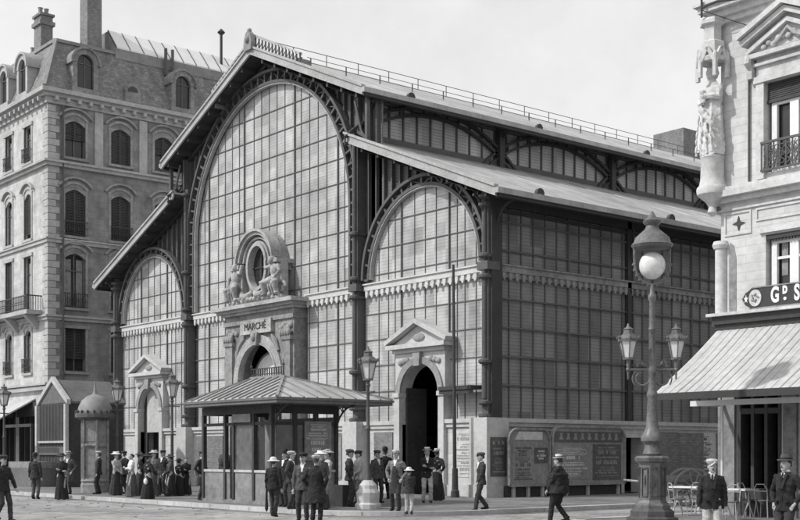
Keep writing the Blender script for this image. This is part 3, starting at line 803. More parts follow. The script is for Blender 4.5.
# ---------------------------------------------------------------- apartment building on the left
AX, AY = -22.5, -1.4
apt = thing('apartment_building', 'tall stone apartment building with mansard roof at the left street corner', 'building', (AX, AY, 0))
rows = [(6.8, 9.5), (10.8, 14.2), (15.3, 18.2), (20.2, 22.5)]
cols_side = [1.78+3.1*k for k in range(7)]; cols_front = [-3.1-3.1*k for k in range(9)]
DS, DF, ZT = 26.0, 30.0, 24.1
hs = [(c-.68, c+.68, a, b) for c in cols_side for a, b in rows]
hf = [(c-.55, c+.55, a, b) for c in cols_front for a, b in rows]
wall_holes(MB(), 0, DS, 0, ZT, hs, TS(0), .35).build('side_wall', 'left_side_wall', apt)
wall_holes(MB(), -DF, 0, 0, ZT, hf+[(-8.6, -5.2, 0, 4.6), (-4.4, -.9, 0, 4.6), (-14, -9.6, 0, 4.6)], TF(0), .35).build('front_wall', 'left_wall', apt)
MB().box(-DF, -.5, .5, DS, 0, ZT).build('core', 'void', apt)
def window(a0, a1, z0, z1, T, shut, arched, balc, seed, frame='left_trim'):
    rnd = random.Random(seed); w = (a1-a0)
    P = lambda m, x0, x1, y0, y1, d0, d1: m.prism([(x0, y0), (x1, y0), (x1, y1), (x0, y1)], lambda x, z, d: T(x, z, d0+d), d1-d0)
    m = MB(); P(m, a0, a0+.07, z0, z1, .2, .28); P(m, a1-.07, a1, z0, z1, .2, .28); P(m, a0+.07, a1-.07, z1-.08, z1, .2, .28); P(m, a0+.07, a1-.07, z0, z0+.08, .2, .28); P(m, (a0+a1)/2-.04, (a0+a1)/2+.04, z0+.08, z1-.08, .2, .28)
    P(m, a0+.07, a1-.07, z0+(z1-z0)*.68, z0+(z1-z0)*.68+.05, .21, .27)
    win = m.build('window', 'wood_mid', apt if frame == 'left_trim' else None)
    MB().prism([(a0, z0), (a1, z0), (a1, z1), (a0, z1)], lambda x, z, d: T(x, z, .28+d), .03).build('pane', 'window_glass', win)
    if not (shut and rnd.random() > .22) :
        m = MB(); q = rnd.uniform(.22, .4)*w; P(m, a0+.09, a0+q, z0+.1, z1-.35, .262, .276); P(m, a1-q, a1-.09, z0+.1, z1-.35, .262, .276); m.build('curtain', 'paper_mid', win)
    else:
        m = MB(); zb = z0+(z1-z0)*rnd.choice((0, 0, .12, .3, .5))
        k = zb
        while k < z1-.06: P(m, a0+.02, a1-.02, k, k+.05, .10, .14); k += .095
        P(m, a0+.02, a0+.09, zb, z1, .08, .16); P(m, a1-.09, a1-.02, zb, z1, .08, .16); P(m, (a0+a1)/2-.05, (a0+a1)/2+.05, zb, z1, .08, .16)
        m.build('shutter', 'shutter', win)
    m = MB(); t = .16
    P(m, a0-t, a0, z0, z1, -.05, .06); P(m, a1, a1+t, z0, z1, -.05, .06); P(m, a0-t-.06, a1+t+.06, z0-.16, z0, -.13, .06)
    if arched:
        c = (a0+a1)/2; r = (w/2+.1)/math.sin(R(52)); zc = z1-r*math.cos(R(52))-.02
        m.arc(c, zc, r, .16, R(38), R(142), T, -.06, .08, 12); m.arc(c, zc, r+.32, .12, R(36), R(144), T, -.2, .06, 12)
        # corners of the segmental head
        for s in (-1, 1):
            pl = [(c+s*w/2, z1), (c+s*w/2, z1-.32)]+[(c+s*w/2*(1-q), z1-.32+.32*math.sin(q*PI/2)) for q in fr(0, 1, 6)[1:]]
            m.prism(pl, lambda x, z, d: T(x, z, .0+d), .18)
    else: P(m, a0-t-.1, a1+t+.1, z1+.0, z1+.2, -.1, .06)
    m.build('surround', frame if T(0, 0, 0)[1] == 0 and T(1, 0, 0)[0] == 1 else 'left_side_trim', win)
    if balc:
        m = MB(); P(m, a0-.1, a1+.1, z0+.85, z0+.9, -.2, -.15); P(m, a0-.1, a1+.1, z0+.05, z0+.09, -.2, -.15)
        for x in fr(a0-.05, a1+.05, 10): P(m, x-.012, x+.012, z0+.05, z0+.85, -.19, -.165)
        for x in fr(a0+.12, a1-.12, 4): m.arc(x, z0+.45, .1, .025, 0, 2*PI, T, -.19, -.17, 10)
        m.build('window_guard', 'iron', win)
    return win
i = 0
for c in cols_side:
    for j, (a, b) in enumerate(rows): window(c-.68, c+.68, a, b, TS(0), True, j in (1, 2, 3), j in (1, 2), i); i += 1
for c in cols_front:
    for j, (a, b) in enumerate(rows): window(c-.55, c+.55, a, b, TF(0), (i % 3) == 0, j in (0, 2), j in (0, 3), i); i += 1
def ring(m, z0, z1, d):
    m.box(-DF, d, -d, 0, z0, z1); m.box(0, d, 0, DS, z0, z1)
m = MB()
for z, d, h in ((5.6, .25, .25), (5.9, .35, .12), (9.95, .12, .2), (10.15, .22, .12), (14.75, .12, .22), (14.97, .2, .1), (19.5, .22, .2), (19.7, .38, .14)): ring(m, z, z+h-.002, d)
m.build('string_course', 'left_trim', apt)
m = MB()
for z, d, h in ((23.35, .15, .4), (23.75, .35, .2), (23.95, .6, .25)): ring(m, z, z+h-.002, d)
y = .3
while y < DS: m.box(.15, .5, y, y+.2, 23.5, 23.75); y += .75
y = -.3
while y > -DF: m.box(y-.2, y, -.5, -.15, 23.5, 23.75); y -= .75
m.build('roof_cornice', 'left_trim', apt)
m = MB()                                # quoins at the corner, pilaster strips
for k in range(56):
    z = .2+k*.42; w = .75 if k % 2 else .5
    if z+.4 < 23.3: m.box(-w, .03, -.035, w, z, z+.38)
for c in (3.35, 6.45): m.box(0, .1, c-.28, c+.28, 19.9, 23.3)
build_each(m, 'corner_quoins', 'left_trim', apt)
# long balcony on the front
m = MB(); m.box(-9, -.9, -1.0, 0, 10.35, 10.6)
b = m.build('balcony', 'left_trim', apt)
m = MB(); m.box(-9, -.9, -.98, -.93, 11.45, 11.52); m.box(-9, -.9, -.98, -.93, 10.68, 10.73); m.box(-.95, -.9, -.98, 0, 11.45, 11.52)
x = -9
while x < -.9:
    m.box(x, x+.03, -.97, -.94, 10.6, 11.45); m.arc(x+.09, 11.05, .07, .02, 0, 2*PI, TF(-.96), 0, .02, 10); x += .18
y = -.9
while y < 0: m.box(-.94, -.91, y, y+.03, 10.6, 11.45); y += .16
m.build('railing', 'iron', b)
m = MB()
for x in (-1.6, -4.7, -7.8):
    m.prism([(-.95, 10.35), (0, 10.35), (0, 9.5), (-.2, 9.5), (-.45, 9.85)], lambda q, z, d: (x-.2+d, q, z), .4)
build_each(m, 'console', 'left_trim', b)
# mansard
MZ = 27.6
m = MB(); m.add([(-DF, -.35, 24.2), (.35, -.35, 24.2), (.35, DS, 24.2), (-DF, DS, 24.2), (-DF, .9, MZ), (-.9, .9, MZ), (-.9, DS, MZ), (-DF, DS, MZ)], [(0,1,5,4), (1,2,6,5), (2,3,7,6), (4,5,6,7), (3,0,4,7)])
mans = m.build('mansard_roof', 'slate', apt)
m = MB(); m.beam((.35, -.35, 24.3), (-.9, .9, MZ+.05), .22, .22); m.beam((-.9, .9, MZ+.05), (-.9, DS, MZ+.05), .24, .2); m.beam((-.9, .9, MZ+.05), (-DF, .9, MZ+.05), .24, .2); m.build('zinc_ridge', 'zinc_dark', mans)
def dormer(c, T, rnd_top, nm='dormer'):
    m = MB(); w = .85; z0, z1 = 24.25, 26.3
    P = lambda m, x0, x1, y0, y1, d0, d1: m.prism([(x0, y0), (x1, y0), (x1, y1), (x0, y1)], lambda x, z, d: T(x, z, d0+d), d1-d0)
    P(m, c-w, c-w+.3, z0, z1, -.15, 1.2); P(m, c+w-.3, c+w, z0, z1, -.15, 1.2); P(m, c-w-.06, c+w+.06, z0-.05, z0+.3, -.22, 1.0)
    m.arc(c, z1-.15, w-.3, .34, 0, PI, T, -.18, 1.2, 16); m.arc(c, z1-.15, w+.02, .14, R(-5), R(185), T, -.3, 1.1, 16)
    d = m.build('dormer', 'left_trim' if rnd_top else 'stone_dirt_shade', apt)  # side dormers take the darker stone, shade put into their colour
    m = MB(); m.prism([(c-w+.3, z0+.3), (c+w-.3, z0+.3)]+[(c+(w-.3)*math.cos(t), z1-.15+(w-.3)*math.sin(t)) for t in fr(0, PI, 12)], lambda x, z, d: T(x, z, .05+d), .05); m.build('pane', 'window_glass', d)
    m = MB(); P(m, c-.03, c+.03, z0+.3, z1+.3, .0, .05); P(m, c-w+.3, c+w-.3, z1-.2, z1-.15, .0, .05); m.build('sash', 'wood_mid', d)
for c in (2.3, 9.2, 14, 19): dormer(c, TS(.25), 0)
for c in cols_front[:8]: dormer(c, TF(-.25), 1)
m = MB(); m.arc(5.6, 25.0, .35, .2, 0, PI, TS(.3), 0, 1.1, 14); m.box(-.8, .3, 5.05, 6.15, 24.25, 25.0); oe = m.build('oval_dormer', 'stone_dirt_shade', apt)
MB().prism([(5.6+.35*math.cos(t), 25+.35*math.sin(t)) for t in fr(0, PI, 12)], TS(.33), .06).build('pane', 'window_glass', oe)
# studio roof with long sloping skylight and clutter
m = MB(); m.prism([(-.75, MZ-.3), (-.75, MZ+.35), (-2.0, MZ+1.75), (-5, MZ+1.75), (-5, MZ-.3)], lambda x, z, d: (x, 4.9+d, z), 12); at_ = m.build('roof_studio', 'zinc_dark', apt)
m = MB()
for k in range(12): m.prism([(-.75, MZ+.46), (-2.0, MZ+1.86), (-2.0, MZ+1.76), (-.75, MZ+.36)], lambda x, z, d: (x, 5.0+k*.98+d, z), .93)
m.build('skylight', 'white_paint', at_)
m = MB()
for k in range(13): m.beam((-.75, 4.96+k*.98, MZ+.44), (-2.0, 4.96+k*.98, MZ+1.84), .04, .1)
for y in (8.4, 8.9, 14.0): m.tube([(-.5, y, MZ-.8), (-.5, y, MZ+1.0)], .11, 8)
m.build('skylight_bars', 'iron_grey', at_)
def chimney(x0, x1, y0, y1, z1, pots=2):
    m = MB(); m.box(x0, x1, y0, y1, MZ-3, z1); m.box(x0-.12, x1+.12, y0-.12, y1+.12, z1-.6, z1-.35); m.box(x0-.1, x1+.1, y0-.1, y1+.1, z1, z1+.15)
    c = m.build('chimney', 'chimney_brick', apt)
    m = MB()
    for i in range(pots): m.lathe([(.16, z1+.1), (.14, z1+.55), (.18, z1+.62)], ((x0+x1)/2, y0+(y1-y0)*(i+.5)/pots), 8)
    m.build('chimney_pot', 'stone_dirt_shade', c)
chimney(-4.3, -3.2, .9, 1.7, 29.9, 2)
chimney(-2.6, -1.5, 3.3, 4.3, 32.6, 2)
chimney(-6.4, -5.2, 1.2, 2.2, 27.9, 2)
m = MB(); m.tube([(-1.4, 13.2, MZ), (-1.4, 13.2, MZ+3.3)], .1, 8); m.lathe([(.12, MZ+3.2), (.28, MZ+3.35), (.05, MZ+3.6)], (-1.4, 13.2), 8); m.build('stove_pipe', 'iron', apt)
# ground floor shops
m = MB()
for a, b in ((-8.6, -5.2), (-4.4, -.9), (-14, -9.6)):
    m.box(a, b, .36, .45, 0, 4.6)
build_each(m, 'shop_glass', 'window_glass', apt)
m = MB()
for a, b in ((-8.6, -5.2), (-4.4, -.9), (-14, -9.6)):
    for x in fr(a, b, 4): m.box(x-.06, x+.06, -.05, .36, 0, 4.6)
    m.box(a, b, -.08, .36, .0, .8); m.box(a-.1, b+.1, -.2, .3, 4.0, 4.9)
build_each(m, 'shopfront', 'wood_dark', apt)
m = MB()
m.prism([(0, 5.15), (-3.2, 3.35), (-3.2, 3.25), (0, 5.05)], lambda q, z, d: (-14.5+d, q, z), 12.6); m.box(-14.5, -1.9, -3.22, -3.2, 2.95, 3.3)
m.build('shop_awning', 'awning', apt)
m = MB()                                  # side street front, timber board with sign frames
for y in (2, 6, 10, 14): m.box(0, .12, y, y+2.4, .2, 3.6)
m.box(0, .25, .5, 18, 3.9, 4.4)
build_each(m, 'side_shopfront', 'wood_mid', apt)
m = MB(); m.tube([(.18, .9, 0), (.18, .9, 23.3)], .07, 8); m.tube([(.18, 11.5, 0), (.18, 11.5, 23.3)], .07, 8); build_each(m, 'downpipe', 'iron_grey', apt)

# neighbour further left and a block behind the hall
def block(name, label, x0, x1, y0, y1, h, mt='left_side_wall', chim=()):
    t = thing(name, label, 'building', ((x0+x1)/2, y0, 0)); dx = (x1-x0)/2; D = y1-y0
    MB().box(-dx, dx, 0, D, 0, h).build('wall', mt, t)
    m = MB(); m.add([(-dx-.3, -.3, h), (dx+.3, -.3, h), (dx+.3, D+.3, h), (-dx-.3, D+.3, h), (-dx+2, D*.5, h+2.6), (dx-2, D*.5, h+2.6)], [(0,1,5,4), (1,2,5), (2,3,4,5), (3,0,4), (0,3,2,1)]); m.build('roof', 'slate', t)
    m = MB()
    for k in range(int((2*dx-1.5)/3)):
        for j in range(int((h-3)/4)):
            x = -dx+1.6+3*k; m.box(x, x+1.1, -.04, .05, 5.5+4*j, 7.9+4*j)
    for k in range(int((D-1.5)/3)):
        for j in range(int((h-3)/4)):
            y = 1.6+3*k; m.box(dx-.05, dx+.04, y, y+1.1, 5.5+4*j, 7.9+4*j)
    build_each(m, 'window', 'window_glass', t)
    for (cx, cy, cw, cd, ch) in chim: MB().box(cx-cw/2, cx+cw/2, cy-cd/2, cy+cd/2, h-1, ch).build('chimney', 'chimney_brick', t)
    return t
block('town_house', 'lower slate roofed house beyond the corner apartment building on the left', -80, -53, -1.4, 20, 22)
Zc = 112; cx, cy = at(675, Zc)
hb = 1.7+(453-152)/1219*Zc
block('town_house', 'distant house behind the hall with one broad chimney above the ridge', cx-9, cx+9, cy-3, cy+14, hb-2.2, chim=[(0, 3, 3.4, 2.0, 1.7+(453-133)/1219*Zc)])
block('town_house', 'plain street block behind the cafe building along the side street', 29.4, 45, 14, 45, 17)

# ---------------------------------------------------------------- cafe building on the right
KX, KY = 29.2, -4.3
cafe = thing('cafe_building', 'bright stone corner cafe building with awning and pedimented window', 'building', (KX, KY, 0))
CW, CD, CT = 15.0, 18.0, 13.75
wc = [2.2+3.4*k for k in range(4)]
h1 = [(c-.78, c+.78, 9.15, 11.55) for c in wc]; h2 = [(c-.78, c+.78, 5.7, 7.5) for c in wc]
sh = [(.55, 1.9, .0, 4.35), (2.5, 5.2, .0, 4.35), (5.7, 8.4, 0, 4.35), (9, 12, 0, 4.35)]
wall_holes(MB(), 0, CW, 0, CT, h1+h2+sh, TF(0), .35).build('front_wall', 'cafe_wall', cafe)
sw = [(c, c+1.3, z0, z1) for c in (2.5, 6.5, 10.5, 14.5) for z0, z1 in ((9.15, 11.55), (5.7, 7.5))]
m = MB(); wall_holes(m, 0, CD, 0, CT, sw, lambda a, z, d: (d, a, z), .35); m.build('side_wall', 'cafe_wall', cafe)
m = MB(); m.box(.5, CW, .5, CD, 0, CT); m.build('core', 'void', cafe)
def cafe_window(a0, a1, z0, z1, T, top):
    P = lambda m, x0, x1, y0, y1, d0, d1: m.prism([(x0, y0), (x1, y0), (x1, y1), (x0, y1)], lambda x, z, d: T(x, z, d0+d), d1-d0)
    m = MB(); c = (a0+a1)/2; zt = z1-.5 if top else z1-.12
    for x0, x1 in ((a0+.1, a0+.26), (c-.13, c+.13), (a1-.26, a1-.1)): P(m, x0, x1, z0, zt, .12, .22)
    P(m, a0+.26, c-.13, zt-.12, zt, .13, .21); P(m, c+.13, a1-.26, zt-.12, zt, .13, .21); P(m, a0+.26, c-.13, z0, z0+.12, .13, .21); P(m, c+.13, a1-.26, z0, z0+.12, .13, .21)
    zm = z0+(zt-z0)*.62 if not top else z0+(zt-z0)*.25
    P(m, a0+.26, a1-.26, zt-.55, zt-.48, .14, .2) if not top else None
    w = m.build('window', 'white_paint', cafe)
    MB().prism([(a0, z0), (a1, z0), (a1, z1), (a0, z1)], lambda x, z, d: T(x, z, .26+d), .05).build('pane', 'window_glass', w)
    if top:
        m = MB(); 
        for k in range(9): P(m, a0+.02, a1-.02, z1-.5+.055*k, z1-.5+.055*k+.04, .06+.004*k, .12+.004*k)
        P(m, a0+.0, a1-.0, z1-.55, z1-.5, .05, .14); m.build('roller_blind', 'shutter', w)
        m = MB(); z = z0+.75; P(m, a0-.08, a1+.08, z, z+.06, -.14, -.08); P(m, a0-.08, a1+.08, z0+.02, z0+.07, -.14, -.08)
        for x in fr(a0-.06, a1+.06, 9): P(m, x-.015, x+.015, z0+.07, z, -.125, -.095)
        gd = m.build('window_guard', 'iron_grey', w)
        m = MB(); x = a0
        while x < a1:
            for zz_ in (.22, .42, .6): m.arc(x+.08, z0+zz_, .055, .022, 0, 2*PI, T, -.12, -.10, 9)
            m.beam(T(x, z0+.08, -.11), T(x+.16, z0+.72, -.11), .02, .02); x += .16
        m.build('guard_scrollwork', 'iron_grey', gd)
    else:
        m = MB(); P(m, a0+.02, a1-.02, z1-.13, z1, .0, .14)
        for x in fr(a0+.05, a1-.15, 14): P(m, x, x+.05, z1-.19, z1-.13, .02, .06)
        m.build('lambrequin', 'wood_dark', w)
        m = MB(); P(m, a0+.34, a0+.52, z1-1.1, z1-.2, .235, .255); m.build('curtain', 'paper_mid', w)
    return w
for c in wc: cafe_window(c-.78, c+.78, 9.15, 11.55, TF(0), True); cafe_window(c-.78, c+.78, 5.7, 7.5, TF(0), False)
TL = lambda a, z, d: (d, a, z)
for h in sw: cafe_window(h[0], h[1], h[2], h[3], TL, h[2] > 8)
# cornices
def crn(m, z0, z1, d): m.box(-d, CW, -d, 0, z0, z1); m.box(-d, 0, 0, CD, z0, z1)
m = MB()
for z0, z1, d in ((8.52, 8.66, .16), (8.66, 8.84, .34), (8.84, 8.93, .26), (8.3, 8.36, .06)): crn(m, z0, z1-.002, d)
m.build('string_course', 'cafe_trim', cafe)
m = MB()
for z0, z1, d in ((13.45, 13.6, .14), (13.6, 13.78, .26), (13.78, 13.95, .45), (13.95, 14.03, .55)): crn(m, z0, z1-.002, d)
m.build('roof_cornice', 'cafe_trim', cafe)
m = MB(); m.box(.8, CW, .8, CD, 13.7, 16); m.build('attic', 'slate', cafe)
# raised wall panels
m = MB()
def pan(x0, x1, z0, z1, t=.05):
    for a, b, c, d in ((x0, x1, z1-t, z1), (x0, x1, z0, z0+t), (x0, x0+t, z0+t, z1-t), (x1-t, x1, z0+t, z1-t)): m.box(a, b, -.035, 0, c, d)
pan(.12, .98, 7.62, 8.25); pan(1.12, 3.35, 8.0-.1, 8.25)
for c in wc[1:]: pan(c-1.2, c+1.2, 7.9, 8.25)
for c in wc: m.box(c-.95, c+.95, -.09, 0, 7.55, 7.68)
build_each(m, 'wall_panel', 'cafe_trim', cafe)
m = MB(); c = (.58, 7.93)
pl = []
for k in range(8):
    t = PI/4*k+PI/2; r = .2 if k % 2 == 0 else .07; pl.append((c[0]+r*math.cos(t), c[1]+r*math.sin(t)))
m.prism(pl, TF(-.03), .05); m.build('star_anchor', 'iron', cafe)
m = MB(); m.tube([(.93, -.05, 9.0), (.93, -.05, 12.8)], .03, 6); build_each(m, 'downpipe', 'iron_grey', cafe)
# window surround + pediments
for c in wc:
    m = MB()
    for s in (-1, 1): m.box(*sorted((c+s*.78, c+s*1.02)), -.10, 0, 9.0, 11.6)
    m.box(c-1.08, c+1.08, -.14, 0, 11.55, 11.72); m.box(c-1.02, c+1.02, -.07, 0, 11.72, 12.2); m.box(c-1.08, c+1.08, -.16, 0, 12.0, 12.08); m.box(c-1.25, c+1.25, -.28, 0, 12.2, 12.32)
    sr = m.build('window_surround', 'cafe_trim', cafe)
    m = MB()
    for s in (-1, 1):
        m.prism([(c+s*1.36, 12.72), (c, 13.36), (c, 13.52), (c+s*1.46, 12.84)], TF(-.5), .5)
        m.prism([(c+s*1.3, 12.56), (c, 13.18), (c, 13.33), (c+s*1.38, 12.68)], TF(-.38), .38)
        m.prism([(c+s*1.2, 12.33), (c, 12.94), (c, 13.06), (c+s*1.27, 12.43)], TF(-.26), .26)
    m.prism([(c-1.25, 12.4), (c+1.25, 12.4), (c+1.25, 12.6), (c, 13.2), (c-1.25, 12.6)], TF(-.1), .1)
    m.build('window_pediment', 'cafe_trim', sr)
    m = MB()
    for k in range(11):
        x = c-.75+.15*k; m.ball((x, -.15, 12.45+.18*(1-abs(x-c)/.8)+.06*math.sin(k*2.3)), .09, .06, .08)
    m.tube([(c-.5, -.16, 12.45), (c-.2, -.2, 12.6), (c, -.2, 12.8), (c+.2, -.2, 12.6), (c+.5, -.16, 12.45)], .05, 6)
    m.build('pediment_carving', 'cafe_dirty', sr, smooth=True)
    m = MB()
    for s in (-1, 1):
        m.tube([(c+s*1.16, -.12, 11.9), (c+s*1.16, -.28, 12.1), (c+s*1.16, -.2, 12.3)], [.05, .1, .09], 8); m.box(*sorted((c+s*1.08, c+s*1.24)), -.2, 0, 11.7, 12.3)
    build_each(m, 'scroll_bracket', 'cafe_dirty', sr)
# rounded pilaster at the lower corner; flat dark strip paints the niche's shade
m = MB(); m.tube([(.02, -.03, 5.3), (.02, -.03, 7.3)], .16, 14); m.lathe([(.2, 7.3), (.24, 7.4), (.2, 7.5)], (.02, -.03), 14); m.lathe([(.24, 5.2), (.24, 5.35), (.18, 5.45)], (.02, -.03), 14); m.build('corner_colonnette', 'cafe_trim', cafe, smooth=True)
m = MB(); m.prism([(.27, 5.3), (.5, 5.3), (.5, 7.0), (.42, 7.35), (.3, 7.45), (.27, 7.2)], TF(-.012), .02); m.build('niche_shade', 'stone_dirt_shade', cafe)
# canopy and console of the corner statue
SC = (-.12, -.22)
m = MB()
m.lathe([(.05, 8.2), (.14, 8.3), (.1, 8.45), (.2, 8.6), (.42, 8.78), (.44, 8.9), (.42, 8.98), (.36, 9.04), (.33, 9.2), (.31, 9.75), (.34, 9.8), (.3, 9.85)], SC, 16)
m.build('statue_console', 'cafe_trim', cafe, smooth=True)
m = MB(); z = 12.4
for k in range(6):
    t = PI/3*k+R(15); x, y = SC[0]+.42*math.cos(t), SC[1]+.42*math.sin(t)
    m.box(x-.05, x+.05, y-.05, y+.05, z-.45, z+.05)
    t2 = t+PI/3; x2, y2 = SC[0]+.42*math.cos(t2), SC[1]+.42*math.sin(t2); mx_, my_ = (x+x2)/2*1.0, (y+y2)/2
    m.beam((x, y, z-.05), (mx_, my_, z+.35), .1, .1); m.beam((mx_, my_, z+.35), (x2, y2, z-.05), .1, .1)
    m.ball((x, y, z+.1), .07, .07, .14)
m.lathe([(.44, z-.0), (.47, z+.1), (.36, z+.2), (.33, z+.55), (.25, z+.6), (.25, z+1.0), (.36, z+1.04), (.36, z+1.14), (.3, z+1.2)], SC, 6, R(15))
m.build('statue_canopy', 'cafe_trim', cafe)
m = MB(); m.tube([(-.2, -.6, 13.6), (-.2, -.6, 14.1)], .03, 6); m.tube([(-.2, -.6, 13.85), (.3, -.6, 13.9), (.9, -.55, 13.8)], .03, 6); m.tube([(-.2, -.6, 13.8), (.9, -.1, 13.2)], .012, 5); m.build('roof_bracket', 'iron', cafe)
# awning
AD = 2.9; AL = 13.0; zT, zF = 5.15, 3.22
m = MB(); n = 260; NR = 10           # one corrugated, slightly sagging sheet of canvas
for i in range(n+1):
    a = AL*i/n; rib = (0, .010, .014, .004)[i % 4]
    for lay in (0, -.025):
        for k in range(NR+1):
            b = -.05-(AD-.05)*k/NR; f = k/NR
            m.v.append((a, b, zT+(zF-zT)*f-.06*math.sin(PI*f)*(1+.5*math.sin(a*1.9))+.012*math.sin(a*3.7+b*2.3)*f+rib+lay))
q = 2*(NR+1)
for i in range(n):
    for k in range(NR):
        a = i*q+k; m.f += [(a, a+1, a+1+q, a+q), (a+NR+1, a+NR+1+q, a+NR+2+q, a+NR+2)]
    a = i*q; m.f += [(a, a+q, a+q+NR+1, a+NR+1), (a+NR, a+2*NR+1, a+2*NR+1+q, a+NR+q)]
m.f += [tuple(range(0, NR+1))+tuple(range(2*NR+1, NR, -1))]
aw = m.build('awning', 'awning', cafe)
m = MB()
for i in range(1, 53):
    x0_ = AL*i/52; P_ = lambda f, o: (x0_, -.05-(AD-.05)*f, zT+(zF-zT)*f-.06*math.sin(PI*f)*(1+.5*math.sin(x0_*1.9))+.012*math.sin(x0_*3.7+(-.05-(AD-.05)*f)*2.3)*f+.012)
    m.tube([P_(k/10, 0) for k in range(11)], .014, 5)
m.build('awning_ribs', 'awning_dark', aw)
m = MB(); m.box(0, AL, -AD-.03, -AD, zF-.16, zF+.02); m.box(0, AL, -AD+.02, -AD+.1, zF-.1, zF-.02); m.build('awning_valance', 'sign_dark', aw)
m = MB(); m.box(.1, AL, -1.5, -1.42, 2.94, 3.08); m.box(.1, .18, -1.42, 0, 2.96, 3.06); m.build('awning_rail', 'white_paint', aw)
m = MB(); m.box(-.1, CW, -.3, 0, 5.2, 5.42); m.box(-.05, AL, -.22, 0, 5.05, 5.2); m.build('awning_box', 'sign_dark', cafe)
MB().box(-.2, CW, -.42, 0, 5.42, 5.5).build('awning_ledge', 'cafe_trim', cafe)
# sign board with lettering
m = MB(); Y = -.16
x0 = u_of(742, KY-.16)-KX
m.box(x0+.32, 12, Y, -.06, 5.54, 6.12); m.prism([(x0+.32, 5.54), (x0+.32, 6.12), (x0+.22, 6.05), (x0+.1, 5.98), (x0+.0, 5.83), (x0+.1, 5.66), (x0+.22, 5.6)], TF(Y), .1)
sb = m.build('sign_board', 'sign_dark', cafe)
m = MB(); m.box(x0+.32, 12, Y-.02, Y, 5.535, 5.57); m.box(x0+.32, 12, Y-.02, Y, 6.09, 6.125); m.build('sign_border', 'stone_dirt_shade', sb)
m = MB(); m.prism([(x0+.42+.19*math.cos(t), 5.83+.225*math.sin(t)) for t in fr(0, 2*PI, 24)[:-1]], TF(Y-.03), .03); em = m.build('round_emblem', 'paper_pale', sb)
m = MB()
for k in range(5):
    t = 1.2*k; m.tube([(x0+.42+.12*math.cos(t), Y-.035, 5.83+.12*math.sin(t)), (x0+.42+.05*math.cos(t+1), Y-.04, 5.83+.08*math.sin(t+1))], .022, 6)
m.build('emblem_relief', 'stone_dirt_shade', em)
pl = []
for k in range(10):
    t = PI/5*k+PI/2; r = .12 if k % 2 == 0 else .05; pl.append((x0+.13+r*.6*math.cos(t), 5.82+r*math.sin(t)))
MB().prism(pl, TF(Y-.015), .02).build('star', 'white_paint', sb)
def letter(tx, size, x, z, sx=1):
    t = text_mesh(tx, size, .01, bold=.02); t.xf(Matrix.Translation((x, Y-.012, z)) @ Matrix.Rotation(R(90), 4, 'X') @ Matrix.Diagonal((sx, 1, 1, 1))); t.build('lettering', 'white_paint', sb)
sx = lambda px: u_of(px, KY-.17)-KX
letter('G', .56, sx(775), 5.84, .62); letter('D', .26, sx(785), 5.95, .7); letter('.', .4, sx(785), 5.83); letter('S', .56, sx(797), 5.84, .62)
# ground floor shop front
m = MB()
for a, b, c, d in sh: m.box(a, b, .5, .56, 0, 4.4)
build_each(m, 'shop_glass', 'window_glass', cafe)
m = MB()
for a, b, c, d in sh:
    for x in fr(a+.05, b-.05, 3): m.box(x-.05, x+.05, -.02, .36, 0, 4.35)
    m.box(a, b, 0, .36, 0, .75); m.box(a, b, -.01, .34, 2.75, 2.9)
build_each(m, 'shopfront', 'wood_dark', cafe)
m = MB()
for x in (.3, 2.2): m.box(x-.2, x+.2, -.1, .02, 0, 4.4)
m.box(-.02, .07, -.12, -.03, 0, 5.0)
build_each(m, 'door_pilaster', 'stone_dirt_shade', cafe)
px_ = u_of(722, KY-1.45)-KX
m = MB(); m.tube([(px_, -1.45, 0), (px_, -1.45, 3.0)], .035, 8); m.build('awning_pole', 'white_paint', cafe)

# corner statue: a draped robed figure with bowed head
m = MB(); 
m.lathe([(.30, 0), (.31, .15), (.27, .5), (.24, .9), (.22, 1.05), (.25, 1.2), (.24, 1.35), (.12, 1.5), (.07, 1.56)], (0, 0), 20, sy=.85, wob=lambda t, z: 1+.09*math.sin(7*t+z*2)*(1 if z < 1.1 else .2))
m.ball((.0, -.05, 1.68), .115, .12, .15); m.ball((.0, .02, 1.70), .14, .13, .16)
m.tube([(-.22, 0, 1.38), (-.33, -.08, 1.12), (-.1, -.28, 1.02)], [.09, .08, .05], 8); m.tube([(.22, 0, 1.38), (.30, -.1, 1.15), (.05, -.28, 1.18)], [.09, .08, .05], 8)
m.tube([(-.3, -.05, 1.0), (-.1, -.27, .95), (.2, -.22, .6), (.28, 0, .3)], [.05, .07, .07, .05], 8); m.tube([(-.25, -.12, .7), (.1, -.28, .45), (.25, -.15, .1)], .05, 8)
m.tube([(-.02, -.26, 1.05), (0, -.3, 1.3)], [.07, .08], 8)
for k in range(4): m.tube([(-.2+.13*k, -.22, .85), (-.24+.15*k, -.27, .35), (-.26+.17*k, -.25, .02)], .028, 6)
st = fuse(m, 'corner_statue', 'cafe_trim', None, .012, 1, crease=.022); tag(st, 'pale stone draped statue standing under its canopy at the cafe building corner', 'statue')
st.location = (KX+SC[0], KY+SC[1], 9.84); st.rotation_euler = (0, 0, R(-10)); st.scale = (1.2, 1.2, 1.36)

